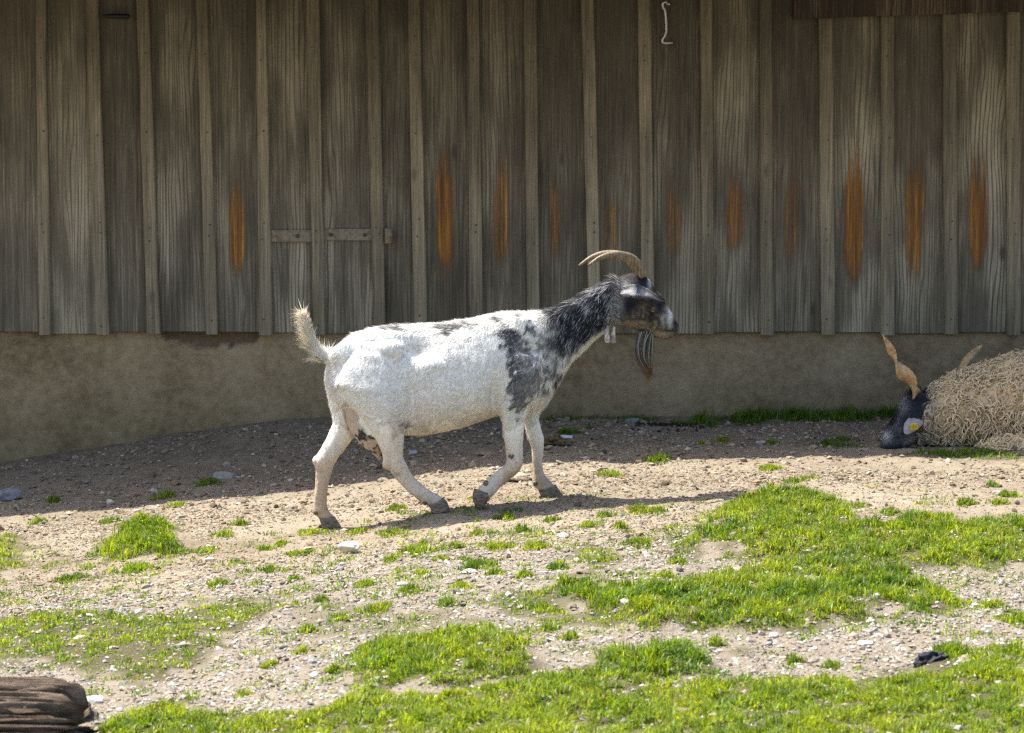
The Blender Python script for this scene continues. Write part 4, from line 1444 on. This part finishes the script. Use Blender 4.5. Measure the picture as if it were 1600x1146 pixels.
tg_ = link('ear_tag', pymesh('ear_tag', np.array(loft_geo(rings)[0]) - SO, loft_geo(rings)[1], False), M_TAG, ear)
# printed marks on the tag
marks = []
for a, b, w, h in [(-.003, .008, .003, .003), (-.008, .001, .0022, .0045), (-.003, -.001, .0018, .0045), (.003, .000, .0025, .004), (.0085, -.001, .0018, .0045), (-.005, -.009, .005, .0016), (.005, -.009, .0035, .0016)]:
    q = [tc + e1 * (a + sx1 * w / 2) + e2 * (b + sy1 * h / 2) + e3 * d for d in (.0012, .0021) for sx1, sy1 in ((-1, -1), (1, -1), (1, 1), (-1, 1))]
    marks.append((q, [(3, 2, 1, 0), (4, 5, 6, 7), (0, 1, 5, 4), (1, 2, 6, 5), (2, 3, 7, 6), (3, 0, 4, 7)]))
v, f = join_geo(marks)
mk = link('printed_number', pymesh('printed_number', np.array(v) - SO, f, False), M_DARK, ear)

# ================================================================== LOG
lc0 = at(60, 1060, -3.0)
lx1 = at(112, 1090, -3.0)[0]
LR = .115
lz = at(60, 1066, -3.0)[2] - LR
nl, na = 130, 190
rings = []
for k in range(nl + 1):
    s_ = k / nl
    x_ = -2.25 + (lx1 + 2.25) * s_
    th = np.linspace(0, 2 * np.pi, na, endpoint=False)
    q1 = fbm(np.stack([np.full(na, x_ * .55), np.cos(th) * 4.2, np.sin(th) * 4.2], -1), 2, 101)
    q2 = fbm(np.stack([np.full(na, x_ * 1.3), np.cos(th) * 13, np.sin(th) * 13], -1), 2, 103)
    q3 = fbm(np.stack([np.full(na, x_ * 7), np.cos(th) * 30, np.sin(th) * 30], -1), 2, 105)
    ridge = np.abs(2 * q1 - 1); ridge2 = np.abs(2 * q2 - 1)
    r_ = LR * (1.02 - .42 * np.exp(-ridge / .045) - .16 * np.exp(-ridge2 / .06) + (q1 - .5) * .35 + (q3 - .5) * .10)
    ext = (fbm(np.stack([np.cos(th) * 3, np.sin(th) * 3, np.zeros(na)], -1), 3, 109) - .55) * .34 + (fbm(np.stack([np.cos(th) * 14, np.sin(th) * 14, np.zeros(na)], -1), 2, 119) - .5) * .07
    xx_ = x_ + ext * sstep(.75, 1.0, s_)
    r_ = r_ * np.sqrt(np.clip(1 - (max(s_ - .965, 0) / .036) ** 3, .03, 1)) ** .6
    rings.append(np.stack([xx_, -3.0 + np.cos(th) * r_, lz + np.sin(th) * r_], -1))
v, f = loft_geo(rings)
t = NT('old_bark')
co = t.obj()
a = t.noise(t.vmul(co, (4, 30, 30)), 1, 5, .65); b = t.noise(t.vmul(co, (7, 240, 240)), 1, 4, .75); c = t.noise(co, 9, 4, .6)
col = t.ramp(t.math('ADD', t.math('MULTIPLY', a, .6), t.math('MULTIPLY', b, .4)), [(.38, (.05, .036, .026)), (.5, (.25, .185, .14)), (.64, (.50, .39, .30))])
sx = t.n('ShaderNodeSeparateXYZ'); t.put(sx.inputs[0], co)
moss = t.math('MULTIPLY', t.rng(sx.outputs[2], -.02, .035, 1.0, 0.0), t.rng(c, .45, .6))
col = t.mix(t.math('MULTIPLY', moss, .7), col, (.035, .06, .022))
M_LOG = t.done(t.bsdf(col, .9, t.bump(t.math('ADD', a, t.math('MULTIPLY', b, .8)), 1.0, .03), .15))
LO = np.array([-1.6, -3.0, lz])
lg = link('log', pymesh('log', np.array(v) - LO, f), M_LOG)
lg.location = LO
tag(lg, 'brown weathered log with furrowed wood in the near lower left corner', 'log')

# ================================================================== STONES
t = NT('stone')
c_ = t.attr('tint').outputs['Color']
co = t.obj(); n1 = t.noise(co, 45, 5, .7)
colS = t.mix(1.0, c_, t.ramp(n1, [(.3, (.62, .60, .57)), (.6, (1.05, 1.03, 1.0))]), 'MULTIPLY')
M_STONE = t.done(t.bsdf(colS, .88, t.bump(n1, .6, .008), .2))


def ico(sub=2):
    import bmesh
    bm = bmesh.new(); bmesh.ops.create_icosphere(bm, subdivisions=sub, radius=1)
    v = np.array([q.co for q in bm.verts]); f = np.array([[w.index for w in q.verts] for q in bm.faces])
    bm.free()
    return v, f


I1, I2, I3 = ico(1), ico(2), ico(3)


def stone(px_, py_, wpx, hpx, color, label, seed, cat='stone', name='stone', rough=.35, tilt=0.0, facet=.5, group=None):
    p = P(np.array([px_]), np.array([py_]))[0]
    scale = math.dist(p, CAM) / FPX
    a = wpx * scale / 2; h = hpx * scale / 2 * 1.0
    v, f = I3
    q = v.copy()
    rg = np.random.default_rng(seed)
    for _ in range(9):           # chop with random planes: flat facets
        nrm = rg.normal(size=3); nrm /= np.linalg.norm(nrm)
        d = rg.uniform(.55, .9)
        over = np.maximum(q @ nrm - d, 0)
        q -= np.outer(over * facet * 2 if facet < .5 else over, nrm)
    q *= (1 + (fbm(q * 2.2 + seed, 3, seed) - .5) * rough)[:, None]
    if name == 'clod':
        q *= (.95 + .75 * (np.abs(2 * fbm(v * 2.3 + seed * 3.1, 2, seed + 5) - 1) - .2) + .9 * (fbm(v * 6.5 + seed, 2, seed + 9) - .5))[:, None]
    q *= np.array([a, a * .75, h])
    ct_, st_ = math.cos(tilt), math.sin(tilt)
    q = np.stack([q[:, 0] * ct_ - q[:, 2] * st_, q[:, 1], q[:, 0] * st_ + q[:, 2] * ct_], -1)
    z = zfun(p[0], p[1])[0]
    m = fastmesh(name, q, f, np.tile(np.array(color), (len(q), 1)), False)
    o = link(name, m, M_STONE)
    o.location = (p[0], p[1], z + h * .55)
    tag(o, label, cat, group)
    return o


stone(10, 780, 56, 26, (.24, .25, .27), 'flat grey slab of stone in the shade at the left edge', 3, tilt=.28)
stone(547, 868, 42, 24, (.62, .55, .44), 'pale cream angular stone on the sunny soil below the hind legs', 5)
stone(882, 687, 28, 9, (.58, .60, .62), 'small white stone in the shade beyond the forelegs', 6)
stone(868, 697, 46, 17, (.12, .09, .05), 'brown lumpy clod beside the small white stone', 8, 'clod', 'clod', rough=.7, facet=.3)
stone(806, 756, 44, 17, (.42, .35, .26), 'tan stone half buried between the two forelegs', 9)
stone(988, 665, 26, 14, (.20, .19, .18), 'dark grey stone by the wall below the beard', 12)
stone(876, 661, 24, 8, (.17, .16, .14), 'flat grey stone by the plinth just right of the forelegs', 13)
stone(352, 746, 44, 15, (.26, .25, .24), 'low grey stone behind a shaded grass tuft left of the goat', 15)
stone(645, 708, 18, 10, (.33, .34, .35), 'blue-grey pebble in the shade under the goat belly', 16)
stone(762, 712, 44, 8, (.26, .21, .15), 'flat brown stone in the shade left of the forelegs', 17)
stone(238, 792, 24, 9, (.30, .25, .2), 'brownish stone just below the eave shadow on the left', 18)
stone(172, 787, 12, 9, (.62, .60, .56), 'small whitish pebble on the eave shadow edge at left', 19)
stone(732, 896, 30, 10, (.55, .53, .50), 'pale flat stone below a grass tuft under the goat', 21)
stone(880, 840, 20, 10, (.42, .41, .40), 'grey pebble on the sunlit soil right of the goat shadow', 22)
stone(1140, 900, 36, 9, (.55, .53, .50), 'long pale stone at the notch in the right turf', 23)
stone(1352, 1006, 26, 11, (.66, .64, .62), 'whitish stone on the gravel below the right turf', 24)
stone(1210, 995, 18, 10, (.62, .60, .57), 'light round pebble against the lower edge of right turf', 25)
stone(1562, 772, 24, 9, (.33, .30, .27), 'grey brown stone on the sunny soil near right edge', 26)
stone(1190, 692, 24, 8, (.40, .39, .38), 'grey flat stone in the shade left of the sheep', 27)
stone(145, 1095, 34, 20, (.60, .58, .54), 'large pale pebble next to the end of the log', 28)
dc = stone(1452, 1040, 56, 28, (.04, .041, .052), 'dark blue-grey lumpy clod lying at the foreground turf edge', 31, 'clod', 'clod', rough=.9, tilt=.3, facet=.3)

# droppings along the wall
PXs = np.concatenate([RNG.normal(1040, 24, 130), RNG.uniform(985, 1100, 24), RNG.normal(870, 40, 6)])
PYs = np.concatenate([RNG.normal(665.5, 1.5, 130), RNG.normal(670, 4, 24), RNG.normal(690, 9, 6)])
pg = P(PXs, PYs)
v0, f0 = I1
Vs, Fs = [], []
zz = zfun(pg[:, 0], pg[:, 1])
for k in range(len(pg)):
    r_ = RNG.uniform(.004, .007)
    q = v0 * np.array([r_ * 1.4, r_, r_]) 
    an = RNG.uniform(0, 3.14)
    q = np.stack([q[:, 0] * math.cos(an) - q[:, 1] * math.sin(an), q[:, 0] * math.sin(an) + q[:, 1] * math.cos(an), q[:, 2]], -1)
    Fs.append(f0 + len(v0) * k); Vs.append(q + np.array([pg[k, 0], pg[k, 1], zz[k] + r_ * .7]))
t = NT('dung')
M_DUNG = t.done(t.bsdf((.022, .018, .014), .8, None, .2))
tag(link('droppings', fastmesh('droppings', np.concatenate(Vs), np.concatenate(Fs), smooth=True), M_DUNG),
    'small black droppings scattered by the plinth below the beard', 'droppings', kind='stuff')

# ------------------------------------------------------------------ gravel
def in_turf(x, y):
    m = np.zeros(len(x))
    for p in PATCH:
        lo, hi = p['poly'].min(0), p['poly'].max(0)
        k = (x > lo[0]) & (x < hi[0]) & (y > lo[1]) & (y < hi[1])
        if k.any():
            m[k] = np.maximum(m[k], inside(p['poly'], x[k], y[k]) * min(1, p['den'] / 20000))
    return m


def scatter(n, ylo, yhi, med, sig, smax, clump, seed):
    x = RNG.uniform(-2.45, 2.45, n); y = RNG.uniform(ylo, yhi, n)
    keep = (fbm2(x, y, 2.5, 3, seed) + RNG.normal(0, .12, n) > clump) & (RNG.random(n) > in_turf(x, y) * .7)
    keep &= np.abs(x) < .55 + (y + 9.3) * .205
    x, y = x[keep], y[keep]
    s = np.minimum(med * np.exp(RNG.normal(0, sig, len(x))), smax)
    return x, y, s


def pebbles(sets, shape):
    gx_, gy_, gs_ = (np.concatenate(q) for q in zip(*sets))
    ng = len(gx_)
    use, f0 = shape
    nvv = len(use)
    jit = 1 + RNG.normal(0, .17, (ng, nvv, 1))
    sc = np.stack([RNG.uniform(.8, 1.5, ng), RNG.uniform(.7, 1.1, ng), RNG.uniform(.4, .8, ng)], -1)
    q = use[None] * jit * sc[:, None] * gs_[:, None, None]
    an = RNG.uniform(0, 6.28, ng)[:, None]; tl_ = RNG.normal(0, .25, ng)[:, None]
    qx = q[..., 0] * np.cos(tl_) - q[..., 2] * np.sin(tl_); qz = q[..., 0] * np.sin(tl_) + q[..., 2] * np.cos(tl_)
    q = np.stack([qx * np.cos(an) - q[..., 1] * np.sin(an), qx * np.sin(an) + q[..., 1] * np.cos(an), qz], -1)
    gz_ = zfun(gx_, gy_)
    q += np.stack([gx_, gy_, gz_ + gs_ * .22], -1)[:, None]
    pal = np.array([(.40, .365, .315), (.29, .255, .215), (.52, .49, .45), (.21, .175, .14), (.36, .29, .21), (.31, .30, .295), (.13, .105, .085)])
    w = np.array([.22, .2, .1, .14, .16, .12, .06])
    gc_ = pal[RNG.choice(len(pal), ng, p=w)] * RNG.uniform(.6, 1.12, (ng, 1))
    warm = sstep(-1.2, -.4, gy_)[:, None]
    gc_ = gc_ * (1 - warm) + gc_ * np.array([1.0, .90, .76]) * .84 * warm
    gfac = (f0[None] + (np.arange(ng) * nvv)[:, None, None]).reshape(-1, 3)
    return q.reshape(-1, 3), gfac, np.repeat(gc_, nvv, 0)


octa = (np.array([(1, 0, 0), (0, 1, 0), (-1, 0, 0), (0, -1, 0), (0, 0, 1), (0, 0, -1)], float) * 1.15,
        np.array([(0, 1, 4), (1, 2, 4), (2, 3, 4), (3, 0, 4), (1, 0, 5), (2, 1, 5), (3, 2, 5), (0, 3, 5)]))
pa = pebbles([scatter(15000, -3.4, -.8, .0056, .42, .016, .40, 1), scatter(1600, -1.2, .6, .0075, .4, .018, .40, 6), scatter(1500, .4, 2.1, .008, .45, .018, .42, 7)], ico(1))
pb_ = pebbles([scatter(62000, -3.4, -.5, .0037, .4, .009, .30, 4), scatter(60000, -1.2, .6, .0027, .45, .009, .38, 2), scatter(30000, .3, 2.1, .0032, .55, .013, .42, 3)], octa)
q = np.concatenate([pa[0], pb_[0]]); gfac = np.concatenate([pa[1], pb_[1] + len(pa[0])]); gcol = np.concatenate([pa[2], pb_[2]])
t = NT('gravel')
M_GRAVEL = t.done(t.bsdf(t.attr('tint').outputs['Color'], .9, None, .2))
tag(link('gravel', fastmesh('gravel', q, gfac, gcol, False), M_GRAVEL), 'loose pale gravel strewn over the bare soil', 'gravel', kind='stuff')

# ------------------------------------------------------------------ grass
def blades(x, y, h, yel, width=(.0011, .0024), leanamt=.85):
    n = len(x)
    z = zfun(x, y) - .003
    az = fbm2(x, y, 16, 2, 66) * 22 + RNG.normal(0, .9, n)
    ln_ = h * RNG.uniform(.5, 1.35, n)
    lean_ = np.abs(RNG.normal(0, leanamt, n)) + .12
    dx, dy = np.cos(az), np.sin(az)
    w_ = RNG.uniform(*width, n)
    ca = az + np.pi / 2 + RNG.normal(0, .5, n)
    sxv = np.stack([np.cos(ca), np.sin(ca), np.zeros(n)], -1)
    b = np.stack([x, y, z], -1)
    m = b + np.stack([dx * ln_ * .22 * lean_, dy * ln_ * .22 * lean_, ln_ * .55], -1)
    tip_ = b + np.stack([dx * ln_ * .75 * lean_, dy * ln_ * .75 * lean_, ln_ * (1.0 - .28 * np.minimum(lean_, 1.6))], -1)
    vv_ = np.stack([b - sxv * w_[:, None], b + sxv * w_[:, None], m - sxv * w_[:, None] * .8, m + sxv * w_[:, None] * .8, tip_], 1).reshape(-1, 3)
    k = (np.arange(n) * 5)[:, None]
    ff = np.concatenate([k + np.array([0, 1, 3]), k + np.array([0, 3, 2]), k + np.array([2, 3, 4])], 1).reshape(-1, 3)
    g1, g2, g3 = np.array([.09, .19, .014]), np.array([.315, .39, .034]), np.array([.36, .31, .13])
    patch = fbm2(x, y, 7, 3, 71)
    mixv = np.clip(yel + .12 * (yel > .05) + (patch - .5) * 1.6 + RNG.normal(0, .22, n), 0, 1)[:, None]
    c = g1 * (1 - mixv) + g2 * mixv
    dead = (RNG.random(n) < .02 + .10 * sstep(.58, .7, fbm2(x, y, 5, 2, 73)))[:, None]
    c = np.where(dead, g3, c) * RNG.uniform(.55, 1.25, (n, 1))
    return vv_, ff, np.repeat(c, 5, 0)


t = NT('grass_blade')
c_ = t.attr('tint').outputs['Color']
pb = t.bsdf(c_, .42, None, .45)
trn = t.n('ShaderNodeBsdfTranslucent')
t.put(trn.inputs[0], t.mix(1.0, c_, (1.55, 1.4, .7), 'MULTIPLY'))
mx = t.n('ShaderNodeMixShader'); mx.inputs[0].default_value = .55
t.t.links.new(pb, mx.inputs[1]); t.t.links.new(trn.outputs[0], mx.inputs[2])
M_GRASS = t.done(mx.outputs[0])

CLOD = P(np.array([1452.]), np.array([1040.]))[0]
BV, BF, BC = [], [], []
nbv = 0


def addb(r):
    global nbv
    v, f, c = r
    BV.append(v); BF.append(f + nbv); BC.append(c); nbv += len(v)


for p in PATCH:
    lo, hi = p['poly'].min(0) - .03, p['poly'].max(0) + .03
    lo = np.maximum(lo, (-2.3, -3.6)); hi = np.minimum(hi, (2.6, 2.3))
    n = int((hi - lo).prod() * p['den'])
    x = RNG.uniform(lo[0], hi[0], n); y = RNG.uniform(lo[1], hi[1], n)
    nn = fbm2(x, y, 11, 3, 81)
    d = sdist(p['poly'], x, y)
    nb2 = fbm2(x, y, 5, 2, 83)
    keep = (d + (nn - .5) * .34 + (nb2 - .5) * .22 > 0) & (RNG.random(n) < sstep(-.05, .13, d + (nn - .5) * .2) + .10) & (np.hypot((x - CLOD[0]) / .085, (y - CLOD[1] + .03) / .10) > 1) & (np.abs(x) < .25 + (y + 9.3) * .205)
    keep &= (nn + RNG.normal(0, .06, n)) > .28 + p['rag'] * .20
    x, y, d, nn = x[keep], y[keep], d[keep], nn[keep]
    x = x + RNG.normal(0, .004, len(x)); y = y + RNG.normal(0, .004, len(y))
    h = .50 * p['h'] * (.55 + .6 * sstep(-.02, .07, d)) * (.25 + 1.5 * sstep(.25, .75, fbm2(x, y, 24, 2, 85)))
    addb(blades(x, y, h, p['yel']))


def tuft(px_, py_, wpx, h, n, yel):
    c = P(np.array([px_]), np.array([py_]))[0]
    r_ = wpx / 2 / 434.0 * (math.dist(c, CAM) / 9.4)
    a = RNG.uniform(0, 6.28, n); q = np.sqrt(RNG.random(n)) * (1 + .35 * np.sin(a * 3 + px_))
    x = c[0] + np.cos(a) * q * r_; y = c[1] + np.sin(a) * q * r_ * 1.25
    return c, blades(x, y, h * (1.15 - .5 * q), yel, leanamt=.7)


SMALL = [(60, 818, 26), (170, 816, 30), (375, 821, 26), (275, 790, 26), (790, 810, 28), (610, 836, 40), (945, 808, 25), (970, 827, 20), (1025, 800, 30),
         (870, 888, 32), (420, 894, 28), (460, 910, 22), (415, 856, 26), (1560, 790, 26), (1575, 775, 30), (1475, 812, 36), (1535, 815, 32),
         (1205, 693, 26), (1100, 696, 24), (1130, 690, 18), (1240, 752, 34), (1265, 745, 30), (100, 905, 26), (120, 905, 30), (215, 890, 50), (560, 830, 30), (320, 862, 40),
         (350, 838, 30), (440, 850, 20), (690, 876, 22), (815, 830, 20), (860, 815, 24), (745, 838, 20), (590, 950, 40), (640, 925, 26), (530, 965, 30), (480, 985, 30),
         (1340, 790, 30), (1390, 805, 28), (1550, 760, 18), (500, 940, 26), (700, 945, 30), (660, 900, 24), (610, 880, 22), (1060, 880, 30), (1040, 905, 26), (340, 920, 30),
         (1550, 945, 40), (1590, 970, 50), (1240, 1030, 22), (1300, 1040, 26), (1120, 1005, 26), (890, 1000, 30), (860, 985, 30), (720, 920, 30), (770, 900, 24), (820, 905, 26),
         (590, 1100, 40), (860, 1075, 30), (470, 1020, 24), (520, 1050, 24), (420, 1040, 26), (380, 1085, 24), (920, 672, 18), (500, 745, 16), (530, 700, 16)]
for (a, b, w) in SMALL:
    addb(tuft(a, b, w * 1.15, .022 + .010 * random.random(), int(w * 8), random.uniform(.1, .6))[1])
# low weeds sprinkled through the gravelly middle
n = 60000
x = RNG.uniform(-2.2, 2.2, n); y = RNG.uniform(-2.7, .2, n)
nn = fbm2(x, y, 6, 3, 88)
k = (nn > .595 + .06 * sstep(-.6, .2, y)) & (np.abs(x) < .15 + (y + 9.3) * .205) & (in_turf(x, y) < .2)
addb(blades(x[k], y[k], np.full(k.sum(), .014), .3, width=(.0012, .0028), leanamt=1.1))
for _ in range(700):
    tx, ty = random.uniform(-1.9, 1.9), random.triangular(-2.9, .2, -1.2)
    if abs(tx) > .05 + (ty + 9.3) * .2 or in_turf(np.array([tx]), np.array([ty]))[0] > .5: continue
    m_ = random.randint(12, 60); rr_ = random.uniform(.008, .03)
    addb(blades(tx + RNG.normal(0, rr_, m_), ty + RNG.normal(0, rr_, m_), np.full(m_, random.uniform(.010, .022)), random.uniform(.0, .6), leanamt=1.0))
gv_, gf_, gcl = np.concatenate(BV), np.concatenate(BF), np.concatenate(BC)
print('grass blades', len(gv_) // 5)
tag(link('grass', fastmesh('grass', gv_, gf_, gcl, True), M_GRASS), 'short bright green turf growing in patches over the gravel', 'grass', kind='stuff')

TUFTS = [(255, 776, 38, .034, .45, 'bright grass tuft on the eave shadow edge left of the goat'),
         (85, 784, 22, .034, .0, 'dark green grass tuft in the shade near the left edge'),
         (324, 756, 42, .028, .05, 'shaded grass tuft next to the low grey stone'),
         (485, 834, 44, .022, .4, 'flat grass tuft just left of the rear hoof'),
         (620, 794, 36, .020, .5, 'small grass tuft between the two hind hooves'),
         (650, 864, 60, .030, .45, 'broad grass tuft on bare soil below the near hind hoof'),
         (712, 857, 24, .026, .45, 'narrow grass tuft right of the broad tuft below the goat'),
         (745, 885, 60, .030, .45, 'grass tuft above the pale flat stone below the goat'),
         (780, 856, 46, .026, .35, 'grass tuft below the goat shadow under its chest'),
         (838, 856, 40, .030, .35, 'upright grass tuft beside the grey pebble right of the goat shadow'),
         (952, 744, 42, .026, .5, 'yellow-green grass tuft in the sun just ahead of the front hooves'),
         (1030, 720, 40, .036, .4, 'spiky bright grass tuft below the beard on the shadow edge'),
         (1202, 730, 38, .026, .55, 'yellowish grass tuft on the shadow edge left of the sheep'),
         (1000, 800, 44, .026, .45, 'grass tuft just below the tip of the goat shadow'),
         (998, 848, 44, .024, .4, 'grass tuft left of the big right turf patch'),
         (920, 826, 32, .024, .35, 'small grass tuft below the goat shadow right of the forelegs'),
         (465, 868, 46, .020, .4, 'low grass tuft left of the cream angular stone'),
         (570, 916, 30, .024, .45, 'little grass tuft on gravel below the cream angular stone'),
         (1510, 790, 32, .030, .3, 'green grass tuft on sunny soil below the sheep'),
         (887, 680, 34, .030, .0, 'dark grass tuft in the shade behind the small white stone'),
         (1490, 1022, 58, .044, .4, 'tall bright grass tuft behind the dark blue-grey clod')]
for (a, b, w, h, yel, lab) in TUFTS:
    c, (v, f, cc) = tuft(a, b, w, h, int(w * 9), yel)
    c[2] = zfun(c[0], c[1])[0]
    o = link('grass_tuft', fastmesh('grass_tuft', v - c, f, cc, True), M_GRASS)
    o.location = c
    tag(o, lab, 'grass tuft', 'grass tufts on the bare soil')
